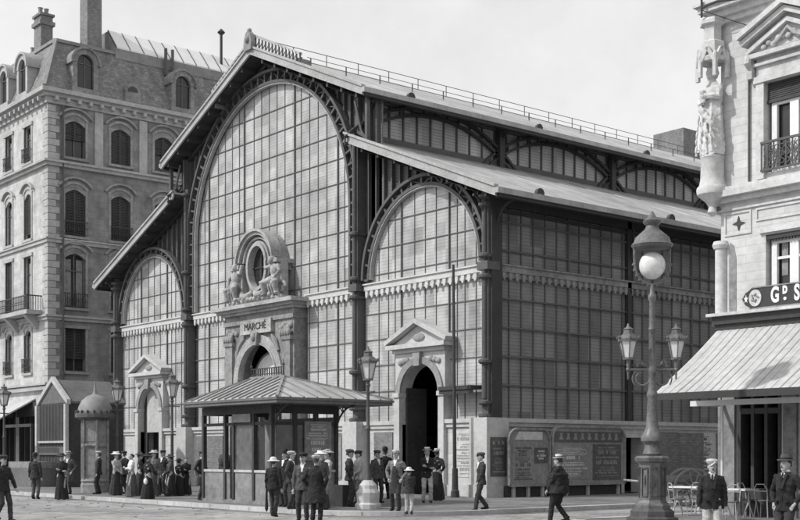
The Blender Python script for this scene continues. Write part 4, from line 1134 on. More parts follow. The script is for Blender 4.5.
# ---------------------------------------------------------------- kiosk shelter in front of the portal
kx0, kx1, ky0, ky1 = 12.0, 16.4, -10.6, -7.9
kio = thing('tram_kiosk', 'glazed wooden waiting kiosk with hipped zinc roof before the main portal', 'kiosk', ((kx0+kx1)/2, (ky0+ky1)/2, 0))
w, d = (kx1-kx0)/2, (ky1-ky0)/2
m = MB(); m.box(-w, w, -d, d, 0, .12); m.box(-w+.05, w-.05, -d+.04, -d+.14, .12, 1.05); m.box(w-.14, w-.04, -d+.1, d-.1, .12, 1.05); m.box(-w+.04, -w+.14, -d+.1, d-.1, .12, 1.05); m.box(-w+.1, w-.1, d-.14, d-.04, .12, 2.9)
m.build('dado', 'dado', kio)
m = MB(); m.box(-w, w, -d, -d+.2, 1.05, 1.13); m.box(w-.2, w, -d+.2, d, 1.05, 1.13); m.build('counter_ledge', 'wood_pale', kio)
m = MB(); xs = [-w, -w+1.45, -w+2.0, -w+3.25, w-.1]
for x in xs: m.box(x, x+.12, -d-.01, -d+.13, .12, 2.999)
for y in fr(-d+.9, d-.125, 2): m.box(w-.13, w+.01, y, y+.12, .12, 2.999)
for y in (0, d-.125): m.box(-w-.01, -w+.12, y, y+.12, .12, 2.999)
m.box(-w, w, -d+.02, -d+.1, 2.62, 2.72); m.box(w-.1, w-.02, -d, d, 2.62, 2.72); m.box(-w, w, -d, -d+.16, 3.0, 3.27); m.box(w-.16, w, -d+.161, d, 3.0, 3.27); m.box(-w, -w+.16, -d+.161, d, 3.0, 3.27)
m.build('timber_frame', 'wood_dark', kio)
m = MB(); m.box(-w+2.1, -w+3.25, -d+.05, -d+.08, 1.13, 2.62); m.box(w-.08, w-.05, -d+.2, d-.1, 1.13, 2.62); build_each(m, 'pane', 'kiosk_glass', kio)
m = MB(); m.box(-w+1.9, -w+1.98, -d-.02, -d, .15, 2.6); m.box(-w+1.45+.14, -w+1.98, -d+.05, -d+.09, .15, 1.1); m.build('door', 'void', kio)
poster(None, TS(w+.005), -.05, d-.3, 1.45, 2.75, 'paper_mid', 'paper_pale', 4, kio, 31)
MB().box(-w+2.1, -w+3.2, -d-.05, -d-.01, 2.72, 3.0).build('fascia_board', 'paper_mid', kio)
ex0, ex1, ey0, ey1 = -w-.05, w+1.3, -d-.65, d+1.3
m = MB(); m.box(ex0, ex1, ey0, ey1, 3.28, 3.42); m.box(ex0-.04, ex1+.04, ey0-.04, ey1+.04, 3.38, 3.46); m.build('eave', 'wood_mid', kio)
rx0, rx1, ry = -.95, 1.05, -.1
m = MB(); z0, z1 = 3.461, 4.28
m.add([(ex0, ey0, z0), (ex1, ey0, z0), (ex1, ey1, z0), (ex0, ey1, z0), (rx0, ry, z1), (rx1, ry, z1)], [(0,1,5,4), (1,2,5), (2,3,4,5), (3,0,4), (0,3,2,1)])
kr = m.build('hipped_roof', 'zinc', kio)
m = MB(); U = Vector
for a, b in (((ex0, ey0), (rx0, ry)), ((ex1, ey0), (rx1, ry)), ((ex1, ey1), (rx1, ry)), ((ex0, ey1), (rx0, ry))): m.beam((*a, z0+.02), (*b, z1+.02), .09, .07)
for i in range(1, 13):
    f = i/13; x = ex0+(ex1-ex0)*f
    if x < rx0: q = (x-ex0)/(rx0-ex0)
    elif x > rx1: q = (ex1-x)/(ex1-rx1)
    else: q = 1
    m.beam((x, ey0, z0+.02), (x, ey0+(ry-ey0)*q, z0+.02+(z1-z0)*q), .05, .06)
for i in range(1, 9):
    f = i/9; y = ey0+(ey1-ey0)*f; q = (y-ey0)/(ry-ey0) if y < ry else (ey1-y)/(ey1-ry)
    m.beam((ex1, y, z0+.02), (ex1+(rx1-ex1)*q, y, z0+.02+(z1-z0)*q), .045, .05)
m.beam((rx0, ry, z1+.02), (rx1, ry, z1+.02), .14, .1)
m.build('roof_rolls', 'zinc_dark', kr)
m = MB()
for x in fr(rx0, rx1, 14): m.box(x-.018, x+.018, ry-.018, ry+.018, z1+.05, z1+.34)
for zz_ in (.12, .32): m.box(rx0, rx1, ry-.015, ry+.015, z1+zz_, z1+zz_+.03)
for x in (rx0, rx1): m.tube([(x, ry, z1), (x, ry, z1+.6)], [.035, .012], 6); m.ball((x, ry, z1+.42), .05)
m.build('roof_cresting', 'iron', kr)
m = MB()
for (x, y) in ((w, d-.1), (w, -d+.1)):
    m.tube([(x+1.05*(1-math.cos(t)), y, 2.3+.97*math.sin(t)) for t in fr(0, PI/2, 10)], .03, 6)
    m.arc(x+.22, 3.05, .12, .025, 0, 2*PI, lambda a, z, q: (a, y+q, z), -.015, .015, 12); m.arc(x+.46, 3.17, .07, .025, 0, 2*PI, lambda a, z, q: (a, y+q, z), -.015, .015, 12)
m.build('eave_bracket', 'iron', kio)
m = MB(); m.box(-w+.3, -w+1.3, -d+.5, -d+1.1, .12, 1.3); m.ball((-w+.7, -d+.5, 1.45), .3, .2, .25); m.ball((-w+1.1, -d+.45, 1.4), .22); m.build('stall_goods', 'wood_dark', kio)

# ---------------------------------------------------------------- advertising column and timber stall on the left
x, y = at(95, 52.5)
adv = thing('advertising_kiosk', 'round headed pale advertising kiosk with domed roof on left pavement', 'kiosk', (x, y, 0), R(12))
m = MB(); m.lathe([(.66, 0), (.66, .35), (.6, .42)], n=6, ph=R(30)); m.lathe([(.55, .42), (.55, 3.1)], n=6, ph=R(30)); m.build('shaft', 'stone_dirt_shade', adv)
m = MB()
for k in range(6):
    t = PI/3*k+R(30); m.tube([(.58*math.cos(t), .58*math.sin(t), .4), (.58*math.cos(t), .58*math.sin(t), 3.2)], .055, 6)
m.lathe([(.62, .4), (.66, .5), (.6, .6)], n=6, ph=R(30)); m.lathe([(.6, 1.95), (.63, 2.02), (.6, 2.1)], n=6, ph=R(30)); m.build('frame', 'stone_dirt_shade', adv)
m = MB(); m.lathe([(.62, 3.1), (.85, 3.22), (.85, 3.38), (.74, 3.46)], n=18); m.build('cornice', 'iron_grey', adv)
m = MB(); m.lathe([(.74, 3.46), (.70, 3.68), (.56, 3.95), (.36, 4.13), (.12, 4.22), (.06, 4.4), (.03, 4.75)], n=18); m.build('dome', 'zinc_dark', adv, smooth=True)
m = MB()
for k in range(18):
    t = 2*PI*k/18; m.ball((.8*math.cos(t), .8*math.sin(t), 3.44), .06, .06, .1, 6, 4)
m.build('cresting', 'iron', adv)
m = MB()
for k in range(6):
    t = PI/3*k; c_, s_ = math.cos(t), math.sin(t)
    for z0, z1 in ((.75, 1.8), (2.2, 2.95)):
        q = .485; a = .19; m.add([(q*c_-a*s_, q*s_+a*c_, z0), (q*c_+a*s_, q*s_-a*c_, z0), (q*c_+a*s_, q*s_-a*c_, z1), (q*c_-a*s_, q*s_+a*c_, z1)], [(0,1,2,3)])
m.build('poster', 'paper_mid', adv)

x, y = at(68, 62)
stall = thing('timber_stall', 'dark boarded market stall with pale gabled timber frame at far left', 'stall', (x, y, 0), 0)
w = 1.75; T = TF(-.9)
MB().box(-w, w, -.8, 2.2, 0, 4.2).build('boarding', 'wood_dark', stall)
m = MB()
for x_ in (-w, w): m.box(x_-.1, x_+.1, -.98, -.8, 0, 4.12)
for s in (-1, 1): m.prism([(s*(w+.1), 4.35), (0, 5.55), (0, 5.3), (s*(w+.1), 4.1)], T, .2)
m.box(-w, w, -.92, -.8, 2.2, 2.3); m.build('gable_frame', 'wood_pale', stall)
m = MB()
for s in (-1, 1): m.prism([(s*(w+.05), 4.25), (0, 5.4), (0, 5.3), (s*(w+.05), 4.15)], TF(-.7), 3)
m.prism([(-w, 4.2), (w, 4.2), (0, 5.3)], TF(-.8), .1); m.build('roof', 'wood_mid', stall)
m = MB(); 
for k in range(9): m.box(-w+.2+.38*k, -w+.22+.38*k, -.83, -.8, .1, 4.1)
m.box(-w+.2, w-.2, -.9, -.8, 1.6, 2.0); m.build('boards', 'wood_mid', stall)
x, y = at(30, 62)
st2 = thing('timber_stall', 'low dark shop stall under the white awning at left edge', 'stall', (x, y, 0), 0)
MB().box(-2.0, 1.6, -.6, 1.0, 0, .95).build('counter', 'wood_mid', st2); MB().box(-1.9, 1.5, -.4, .8, .95, 1.25).build('goods', 'paper_mid', st2)
m = MB()
for x_ in (-1.9, 1.5): m.box(x_-.05, x_+.05, -.6, -.5, .95, 3.0)
m.box(-2.0, 1.6, -.62, -.5, 3.0, 3.15); m.build('frame', 'wood_dark', st2)

# ---------------------------------------------------------------- street lamps
def lantern(m_fr, m_gl, c, z, s=1.0):
    r0, r1 = .15*s, .27*s; h = .55*s; n = 6; ph = R(30)
    m_gl.lathe([(r0*.92, z+.05*s), (r1*.94, z+h)], c, n, ph)
    for k in range(n):
        t = 2*PI*k/n+ph; m_fr.tube([(c[0]+r0*math.cos(t), c[1]+r0*math.sin(t), z+.03*s), (c[0]+r1*math.cos(t), c[1]+r1*math.sin(t), z+h)], .016*s, 5)
    m_fr.lathe([(r0*1.1, z), (r0*1.1, z+.06*s)], c, n, ph); m_fr.lathe([(r1*1.15, z+h-.02), (r1*1.18, z+h+.05*s), (r1*.8, z+h+.16*s), (r1*.55, z+h+.2*s), (r1*.5, z+h+.3*s), (r1*.62, z+h+.33*s), (r1*.2, z+h+.4*s), (.02*s, z+h+.5*s)], c, n, ph)
    for k in range(n):
        t = 2*PI*k/n+ph; m_fr.ball((c[0]+r1*1.2*math.cos(t), c[1]+r1*1.2*math.sin(t), z+h+.08*s), .035*s, .035*s, .06*s, 6, 4)
def street_lamp():
    t = thing('street_lamp', '', 'street lamp', (0,0,0), 0, 'gas lamps along the kerb')
    m = MB(); m.lathe([(.2, 0), (.2, .12), (.15, .2), (.13, .75), (.17, .8), (.09, .95), (.065, 1.3), (.06, 2.4), (.085, 2.44), (.055, 2.5), (.045, 3.7), (.08, 3.75), (.05, 3.82), (.07, 3.9)], n=12)
    m.tube([(-.32, 0, 3.55), (.32, 0, 3.55)], .025, 6); m.build('post', 'lamp_paint_dark', t, smooth=True)
    a, b = MB(), MB(); lantern(a, b, (0, 0), 3.9, .98); l = a.build('lantern', 'lamp_paint', t); b.build('lantern_glass', 'lamp_glass', l)
    return t
lp = street_lamp()
for i, (px, Z, lb) in enumerate(((368, 37.0, 'gas lamp on a pale stone pedestal right of the waiting kiosk'), (172, 48.5, 'gas lamp standing between the left hall door and the waiting kiosk'), (117, 52.5, 'gas lamp just right of the domed advertising kiosk'), (4, 57, 'leftmost gas lamp in front of the white shop awning'))):
    o = lp if i == 0 else copy_tree(lp); x, y = at(px, Z); o.location = (x, y, 0); o.rotation_euler = (0,0,R(40*i)); o['label'] = lb; o['category'] = 'street lamp'; o['group'] = 'gas lamps along the kerb'
x, y = at(368, 37.0)
m = MB(); m.lathe([(.4, 0), (.4, .14), (.34, .2), (.36, .5), (.28, .62), (.27, .72), (.17, .84), (.12, .88)], n=12); ped = m.build('pedestal', 'stone_plain', lp, smooth=False)
# large candelabra
x, y = at(652, 29)
cd = thing('lamp_standard', 'tall ornate cast iron lamp standard with unlit pale globe and two side lanterns', 'street lamp', (x, y, 0), R(50.6)+0)
m = MB(); m.lathe([(.62, 0), (.62, .16), (.52, .2), (.52, .32), (.44, .38)], n=8, ph=R(22.5)); m.build('plinth', 'lamp_paint_dark', cd)
m = MB(); m.lathe([(.43, .36), (.43, .46), (.37, .52), (.33, .58), (.31, 1.4), (.33, 1.46), (.40, 1.5), (.42, 1.58), (.36, 1.63)], n=8, ph=R(22.5))
ps = m.build('pedestal', 'lamp_paint', cd)
m = MB()
for k in range(8):
    t = PI/4*k; c_, s_ = math.cos(t), math.sin(t); q = .295; a = .075
    for (z0, z1, aa, qq) in ((.66, 1.36, .085, q+.008),):
        P = lambda u, z, o: (qq*c_+o*c_-u*s_, qq*s_+o*s_+u*c_, z)
        for (u0, u1, b0, b1) in ((-aa, -aa+.02, z0, z1), (aa-.02, aa, z0, z1), (-aa, aa, z0, z0+.03), (-aa, aa, z1-.03, z1)):
            m.add([P(u0, b0, -.02), P(u1, b0, -.02), P(u1, b1, -.02), P(u0, b1, -.02), P(u0, b0, .02), P(u1, b0, .02), P(u1, b1, .02), P(u0, b1, .02)], [(0,1,2,3), (4,5,6,7), (0,1,5,4), (1,2,6,5), (2,3,7,6), (3,0,4,7)])
    m.ball((q*c_*1.0, q*s_*1.0, 1.05), .03, .03, .14, 6, 5)
m.build('pedestal_moulding', 'lamp_paint_dark', ps)
m = MB(); m.lathe([(.2, 1.6), (.26, 1.68), (.22, 1.78), (.2, 1.9), (.30, 1.98), (.31, 2.08), (.22, 2.2), (.17, 2.3), (.155, 2.5), (.12, 3.0), (.145, 3.05), (.145, 3.12), (.11, 3.2), (.10, 3.55), (.13, 3.6), (.13, 3.72), (.09, 3.8), (.085, 4.6), (.11, 4.64), (.085, 4.7), (.075, 5.3), (.11, 5.36), (.11, 5.44), (.06, 5.5), (.05, 5.72)], n=16)
m.v = [(a*.88, b*.88, c) for a, b, c in m.v]
m.build('shaft', 'lamp_paint', cd, smooth=True)
m = MB()
for s in (-1, 1):
    m.tube([(0, 0, 3.68), (s*.62, 0, 3.68)], .03, 8); m.tube([(s*.57, 0, 3.45), (s*.57, 0, 3.95)], [.02, .05], 8); m.ball((s*.57, 0, 3.68), .055)
    m.tube([(s*(.24+.15*math.cos(t)*(1-t/12)), 0, 3.48+.15*math.sin(t)*(1-t/12)) for t in fr(PI/2, -7, 24)], .02, 6)
    m.tube([(s*.1, 0, 3.75), (s*.22, 0, 3.82), (s*.28, 0, 3.95), (s*.36, 0, 3.75)], [.02, .04, .01, .03], 6)
m.build('cross_arm', 'lamp_paint', cd)
for s in (-1, 1):
    a, b = MB(), MB(); lantern(a, b, (s*.57, 0), 3.92, .82); l = a.build('side_lantern', 'lamp_paint', cd); b.build('lantern_glass', 'lamp_glass', l)
m = MB(); m.tube([(.42*math.cos(t), 0, 6.25+.55*math.sin(t)*(1)) for t in fr(PI, 2*PI, 18)], .03, 8); m.tube([(-.42, 0, 6.25), (-.42, 0, 6.62)], .03, 8); m.tube([(.42, 0, 6.25), (.42, 0, 6.62)], .03, 8)
for k in range(13):
    t = PI+PI*(k+.5)/13; m.ball((.45*math.cos(t), 0, 6.25+.58*math.sin(t)), .035, .035, .035, 6, 4)
m.build('globe_yoke', 'lamp_paint', cd)
m = MB(); m.lathe([(.46, 6.58), (.5, 6.64), (.44, 6.7), (.4, 6.82), (.27, 6.93), (.17, 7.02), (.14, 7.1), (.2, 7.16), (.22, 7.22), (.12, 7.28), (.06, 7.38), (.02, 7.45)], n=20); m.build('hood', 'lamp_paint', cd, smooth=True)
m = MB(); m.ball((0, 0, 6.16), .31, .31, .33, 20, 14); m.build('globe', 'globe', cd, smooth=True)
# slender mast in front of the right door
x, y = at(455, 46.5)
m = MB(); m.tube([(0, 0, 0), (.0, 0, 1.1), (-.02, 0, 1.12), (-.1, 0, 8.9)], [.13, .11, .075, .05], 10); m.lathe([(.18, 0), (.16, .25), (.12, .3)], n=10); ms = m.build('tram_mast', 'iron'); ms.location = (x, y, 0); tag(ms, 'slender dark iron mast rising beside the right hall door', 'mast')

# ---------------------------------------------------------------- cafe furniture, handcart, trunk
def chair(label, loc, rz, first=[None]):
    if first[0] is None:
        t = thing('cafe_chair', label, 'chair', loc, rz, 'chairs on the cafe terrace')
        MB().lathe([(.2, .43), (.21, .45), (.2, .47)], n=14).build('seat', 'wood_mid', t, smooth=True)
        for sx in (-1, 1):
            for sy in (-1, 1): MB().tube([(sx*.15, sy*.15, .44), (sx*.19, sy*.2, 0)], .015, 6).build('leg', 'iron_pale', t)
        m = MB(); m.tube([(-.17, .17, .44), (-.18, .22, .75), (-.1, .24, .88), (.1, .24, .88), (.18, .22, .75), (.17, .17, .44)], .015, 6); m.tube([(-.17, .22, .7), (.17, .22, .7)], .012, 6); m.build('backrest', 'iron_pale', t)
        first[0] = t; return t
    o = copy_tree(first[0]); o.location = loc; o.rotation_euler = (0,0,rz); o['label'] = label; return o
def table(label, loc, rz, first=[None]):
    if first[0] is None:
        t = thing('cafe_table', label, 'table', loc, rz, 'small tables on the cafe terrace')
        MB().box(-.45, .45, -.3, .3, .71, .75).build('tabletop', 'white_paint', t)
        for s in (-1, 1):
            m = MB(); m.tube([(s*.35, -.24, 0), (s*.35, 0, .4), (s*.35, .24, 0)], .018, 6); m.tube([(s*.35, 0, .4), (s*.35, 0, .71)], .02, 6); m.build('leg', 'iron_pale', t)
        first[0] = t; return t
    o = copy_tree(first[0]); o.location = loc; o.rotation_euler = (0,0,rz); o['label'] = label; return o
tb = [(737, 32.3, 0, 'small white topped table just right of the capped man'), (757, 34.0, 10, 'small white topped table between the two nearest men, farther back'), (688, 34.5, 5, 'small white topped table beside the handcart wheel, left of the capped man')]
for px, Z, a, lb in tb: x, y = at(px, Z); table(lb, (x, y, 0), R(a))
ch = [(678, 33.0, 150, 'cafe chair nearest the big lamp standard'), (700, 33.6, 200, 'cafe chair half hidden behind the capped man left side'), (731, 31.0, 20, 'cafe chair before the table right of the capped man'), (748, 32.6, 90, 'cafe chair between the two white tables'), (764, 32.0, 190, 'cafe chair close to the man in dark felt hat'), (745, 34.3, 0, 'rear cafe chair against the cafe front'), (771, 33.6, 250, 'cafe chair deepest under the awning at right')]
for px, Z, a, lb in ch: x, y = at(px, Z); chair(lb, (x, y, 0), R(a))
x, y = at(690, 38)
hc = thing('handcart', 'two wheeled wooden handcart parked beyond the cafe tables', 'handcart', (x, y, 0), R(50))
for s in (-1, 1):
    m = MB(); m.arc(0, .62, .56, .06, 0, 2*PI, lambda a, z, q: (a, s*.55+q, z), -.03, .03, 28)
    wl = m.build('wheel', 'wood_mid', hc); m = MB()
    for k in range(10): m.beam((0, s*.55, .62), (.58*math.cos(PI/5*k), s*.55, .62+.58*math.sin(PI/5*k)), .03, .03, up=(0,1,0))
    m.tube([(0, s*.5, .62), (0, s*.62, .62)], .08, 8); m.build('spokes', 'wood_mid', wl)
m = MB(); m.box(-1.0, .9, -.45, .45, .72, .8); m.box(-1.0, .9, -.47, -.43, .8, 1.0); m.box(-1.0, .9, .43, .47, .8, 1.0); m.build('cart_bed', 'wood_mid', hc)
m = MB(); 
for s in (-1, 1): m.tube([(-.9, s*.4, .74), (-2.0, s*.35, .85)], .03, 6)
m.build('shaft', 'wood_pale', hc)
x, y = at(337, 38.8)
m = MB(); m.box(-.35, .35, -.22, .22, 0, .68); tr = m.build('travel_trunk', 'wood_dark', None); tr.location = (x, y, 0); tr.rotation_euler = (0, 0, R(20)); tag(tr, 'dark upright trunk standing beside the woman in light dress', 'trunk')
# ---------------------------------------------------------------- people
def ell(mb, rings, n=20, wob=None):
    o = len(mb.v)
    for cx, cy, z, rx, ry in rings:
        for k in range(n):
            t = 2*PI*k/n; q = 1+(wob(t, z) if wob else 0); mb.v.append((cx+rx*q*math.cos(t), cy+ry*q*math.sin(t), z))
    for i in range(len(rings)-1):
        for k in range(n):
            a = o+i*n+k; b = o+i*n+(k+1) % n; mb.f.append((a, b, b+n, a+n))
    mb.f.append(tuple(o+k for k in range(n))[::-1]); mb.f.append(tuple(o+(len(rings)-1)*n+k for k in range(n)))
def ik(a, b, l1, l2, pole):
    a = Vector(a); b = Vector(b); d = b-a; L = min(d.length, (l1+l2)*.995); d.normalize(); b = a+d*L
    x = (l1*l1-l2*l2+L*L)/(2*L); h = math.sqrt(max(0, l1*l1-x*x)); p = Vector(pole); p = (p-d*p.dot(d)).normalized()
    return a+d*x+p*h, b
POSES = {   # left hand, right hand targets (x outward positive for left of image-independent body), elbow pole
    'down': ((.25, -.04, .82), (-.25, -.02, .82)), 'walk': ((.24, -.22, .88), (-.25, .16, .86)),
    'pockets': ((.21, -.06, .93), (-.21, -.06, .93)), 'cross': ((-.06, -.24, 1.17), (.08, -.25, 1.12)),
    'hip': ((.25, -.02, .84), (-.17, -.05, 1.02)), 'hips': ((.17, -.05, 1.02), (-.17, -.05, 1.02)),
    'clasp': ((.04, -.26, .98), (-.03, -.27, .96)), 'back': ((.06, .19, .95), (-.05, .2, .93)),
    'carry': ((.25, -.06, .82), (-.24, -.25, 1.0)), 'chest': ((.10, -.26, 1.2), (-.24, -.02, .84)), 'reach': ((.2, -.35, 1.1), (-.24, 0, .84))}
def person(label, px, Z, h, rel, top='dark', bottom='dark', hat='cap', hatc='dark', kind='suit', pose='down', step=.0, near=False, fat=1.0, extra=None, z0=0, shirt='white', turn=0, skin='skin', group=None):
    x, y = at(px, Z)
    t = thing('person', label, 'person', (x, y, z0), R(50.6+rel), group); s = h/1.74
    t.scale = (s, s, s)
    vox = .0075 if near else .0115
    lh, rh = POSES[pose]; b = MB()
    hips = [(.095, 0, .93), (-.095, 0, .93)]; feet = [(.10, -step/2, .085), (-.10, step/2, .085+(.06 if step > .3 else 0))]
    if step == 0: feet = [(.11, -.04, .085), (-.12, .03, .085)]
    knees = []
    for hp, ft in zip(hips, feet):
        k, f = ik(hp, ft, .45, .42, (0, -1, 0)); knees.append(k)
    sh = [(.175*fat**.5, .01, 1.395), (-.175*fat**.5, .01, 1.395)]; el = []; hd = []
    for i, (a, hnd) in enumerate(zip(sh, (lh, rh))):
        sgn = 1 if i == 0 else -1
        e, hh = ik(a, hnd, .30, .27, (sgn*.9, .8, -.1)); el.append(e); hd.append(hh)
    # body: one continuous surface
    ell(b, [(0, .0, .84, .06, .06), (0, .01, .88, .15, .105), (0, .01, .98, .16, .11), (0, 0, 1.1, .135, .10), (0, 0, 1.28, .16, .115), (0, .005, 1.38, .165, .105), (0, .01, 1.44, .10, .07), (0, .005, 1.47, .055, .055)])
    b.tube([(0, .01, 1.42), (0, -.005, 1.53), (0, -.015, 1.58)], [.062, .052, .05], 12)
    T = Matrix.Translation((0, -.01, 1.56)) @ Matrix.Rotation(R(turn), 4, 'Z') @ Matrix.Translation((0, .01, -1.56))
    hm = MB(); ell(hm, [(0, -.055, 1.505, .025, .02), (0, -.05, 1.52, .05, .05), (0, -.035, 1.555, .062, .075), (0, -.02, 1.60, .072, .088), (0, -.01, 1.645, .076, .095), (0, 0, 1.69, .071, .09), (0, .005, 1.72, .05, .065), (0, .005, 1.737, .02, .03)], 18)
    hm.tube([(0, -.102, 1.645), (0, -.128, 1.602), (0, -.105, 1.592)], [.009, .015, .012], 8)
    hm.tube([(-.045, -.088, 1.655), (0, -.1, 1.652), (.045, -.088, 1.655)], .012, 6); hm.tube([(-.022, -.095, 1.562), (0, -.103, 1.562), (.022, -.095, 1.562)], .010, 6); hm.ball((0, -.09, 1.525), .022, .02, .018)
    for q in (-1, 1): hm.ball((q*.079, .0, 1.615), .012, .02, .032, 8, 6)
    hm.xf(T); b.add(hm.v, hm.f)
    for i in (0, 1):
        sgn = 1 if i == 0 else -1; S_, E_, H_ = Vector(sh[i]), el[i], hd[i]; dd = (H_-E_).normalized()
        b.tube([(sgn*.08, .01, 1.40), S_, (S_+E_)/2, E_, E_+(H_-E_)*.35, H_], [.05, .058, .05, .040, .042, .026], 10)
        # hand: palm, four unequal bent fingers, thumb from the side of the palm
        side = dd.cross(Vector((0, 1, 0) if abs(dd.y) < .8 else (1, 0, 0))).normalized(); inw = side.cross(dd).normalized()
        if inw.x*sgn > 0: inw = -inw
        b.tube([H_-dd*.02, H_+dd*.03, H_+dd*.085], [(.022), (.03), (.034)], 8)
        for k, ln in enumerate((.062, .074, .070, .054)):
            o_ = side*(-.028+.019*k); p0 = H_+dd*.075+o_; p1 = p0+dd*ln*.45+inw*.006; p2 = p1+dd*ln*.3+inw*ln*.28; p3 = p2+dd*ln*.12+inw*ln*.3
            b.tube([p0, p1, p2, p3], [.0095, .009, .0085, .007], 6)
        o_ = -side*.03; b.tube([H_+dd*.025+o_*.6, H_+dd*.05+o_*1.5+inw*.012, H_+dd*.082+o_*1.7+inw*.02], [.012, .011, .008], 6)
        hp, kn, ft = Vector(hips[i]), knees[i], Vector(feet[i])
        b.tube([hp+Vector((0, 0, .03)), hp*.6+kn*.4, kn, kn*.6+ft*.4, ft], [.085, .08, .052, .055, .036], 10)
        b.tube([ft+Vector((0, .03, -.03)), ft+Vector((0, -.06, -.05)), ft+Vector((0, -.15, -.065))], [.035, .035, .022], 8)
    fuse(b, 'body', skin, t, vox)
    # shoes
    for i in (0, 1):
        ft = Vector(feet[i]); m = MB(); m.tube([ft+Vector((0, .065, -.045)), ft+Vector((0, .02, -.03)), ft+Vector((0, -.07, -.045)), ft+Vector((0, -.16, -.06)), ft+Vector((0, -.19, -.065))], [.028, .046, .042, .036, .018], 10); m.tube([ft+Vector((0, .01, -.04)), ft+Vector((0, .01, .07))], .047, 10)
        for v in range(len(m.v)): m.v[v] = (m.v[v][0], m.v[v][1], max(m.v[v][2], ft.z-.085))
        m.build('shoe', 'cloth_black', t, smooth=True)
    # hair, features
    m = MB(); ell(m, [(0, .05, 1.585, .06, .06), (0, .03, 1.62, .078, .078), (0, .02, 1.66, .084, .088), (0, .008, 1.705, .079, .093), (0, .008, 1.745, .03, .04)], 16)
    if kind in ('dress', 'blouse'): m.ball((0, .085, 1.66), .05, .045, .05)
    m.xf(T); m.build('hair', 'hair', t, smooth=True)
    m = MB(); [m.ball((q*.03, -.096, 1.634), .011, .008, .007, 8, 5) for q in (-1, 1)]; m.tube([(-.022, -.107, 1.56), (0, -.113, 1.561), (.022, -.107, 1.56)], .004, 5)
    if near or kind == 'suit': m.tube([(-.028, -.104, 1.577), (0, -.114, 1.583), (.028, -.104, 1.577)], [.004, .008, .004], 6)     # moustache
    m.xf(T); m.build('facial_features', 'hair', t)
    wv = lambda a, z: .025*math.sin(5*a+z*9)+.02*math.sin(9*a-z*14)
    F = fat
    # garments
    if kind in ('suit', 'coat', 'apron'):
        hem = {'suit': .80, 'coat': .52, 'apron': .82}[kind]
        m = MB(); belly = .03*(F-1)*6
        rg = [(0, .005, hem, .215*F, .15*F), (0, .005, (hem+.95)/2, .205*F, .148*F), (0, -belly*.3, 1.0, .172*F, .125*F+belly*.5), (0, -belly*.3, 1.12, .163*F, .12*F+belly*.5), (0, 0, 1.28, .185*F, .135*F), (0, .008, 1.37, .185*F**.6, .125), (0, .012, 1.425, .15, .10), (0, .012, 1.465, .10, .08), (0, .012, 1.50, .066, .07)]
        if kind == 'coat': rg = [(0, .005, hem, .235*F, .185*F), (0, .005, .75, .215*F, .165*F)]+rg[2:]
        ell(m, rg, 28, wv)
        for i in (0, 1):
            S_, E_, H_ = Vector(sh[i]), el[i], hd[i]
            m.tube([(S_.x*.4, .01, 1.405), S_, (S_+E_)/2, E_, (E_+H_)/2, H_-(H_-E_)*.04], [.06, .074, .070, .062, .055, .047], 12)
        g = fuse(m, 'coat' if kind == 'coat' else 'jacket', 'cloth_'+top, t, vox*(1.1 if near else 1.4), 1, crease=.017)
        if shirt:
            m = MB(); zc = 1.22 if near else 1.28; fy = -.135*F-.006
            m.prism([(-.055, 1.475), (.055, 1.475), (.012, zc), (-.012, zc)], lambda a, z, d: (a, fy*.86-.03*(1.475-z)*1.5+d-.008 if z < 1.4 else -.085+d, z), .03)
            m.lathe([(.062, 1.475), (.068, 1.49), (.06, 1.53)], (0, .005), 14); m.build('shirt', 'cloth_'+shirt, t)
            if near or (label.find('tie') > 0):
                m = MB(); m.tube([(0, -.105, 1.475), (0, -.135, 1.40), (0, -.16, zc+.04)], [.014, .016, .012], 6); m.build('necktie', 'cloth_black', t)
        if near:
            m = MB()
            for q in (-1, 1):
                m.beam((q*.075, -.10, 1.475), (q*.02, -.168*F, 1.2), .05, .018, up=(0, 1, 0))
                m.box(*sorted((q*.07, q*.14)), -.150*F-.02, -.12*F, .955, .985)
            m.tube([(0.005, -.15*F-.012, 1.18), (0.005, -.15*F-.014, .9)], .006, 5)
            m.build('lapels', 'cloth_'+top, t, smooth=True)
    if kind == 'shirtsleeves': pass
    if kind in ('suit', 'coat', 'apron'):
        m = MB(); ell(m, [(0, 0, .82, .10, .09), (0, .005, .9, .17*F, .125*F), (0, .0, 1.02, .158*F, .118*F)], 20)
        for i in (0, 1):
            hp, kn, ft = Vector(hips[i]), knees[i], Vector(feet[i])
            m.tube([hp+Vector((0, 0, .05)), hp*.6+kn*.4, kn, kn*.5+ft*.5, ft+Vector((0, 0, -.0))], [.084*F, .09*F**.7, .075, .07, .067], 12)
        fuse(m, 'trousers', 'cloth_'+bottom, t, vox*(1.1 if near else 1.4), 1, crease=.014)
    if kind == 'apron':
        m = MB(); ell(m, [(0, -.06, .5, .16, .10), (0, -.05, .8, .16, .11), (0, -.03, 1.05, .14, .11), (0, -.03, 1.3, .10, .115)], 18, wv); m.build('apron', 'cloth_dark', t, smooth=True)
    if kind in ('dress', 'blouse'):
        m = MB(); ell(m, [(0, .03, .03, .27, .27), (0, .02, .3, .245, .24), (0, .01, .6, .205, .19), (0, .01, .88, .185, .155), (0, 0, 1.02, .135, .11), (0, 0, 1.08, .125, .1)], 40, lambda a, z: (.06*math.sin(9*a)+.03*math.sin(14*a+2))*max(0, 1-z)); m.build('skirt', 'cloth_'+bottom, t, smooth=True)
        m = MB(); ell(m, [(0, 0, .98, .15, .125), (0, 0, 1.08, .132, .108), (0, -.015, 1.26, .17, .14), (0, 0, 1.37, .172, .12), (0, .01, 1.45, .11, .085), (0, .01, 1.52, .058, .06)], 24, wv)
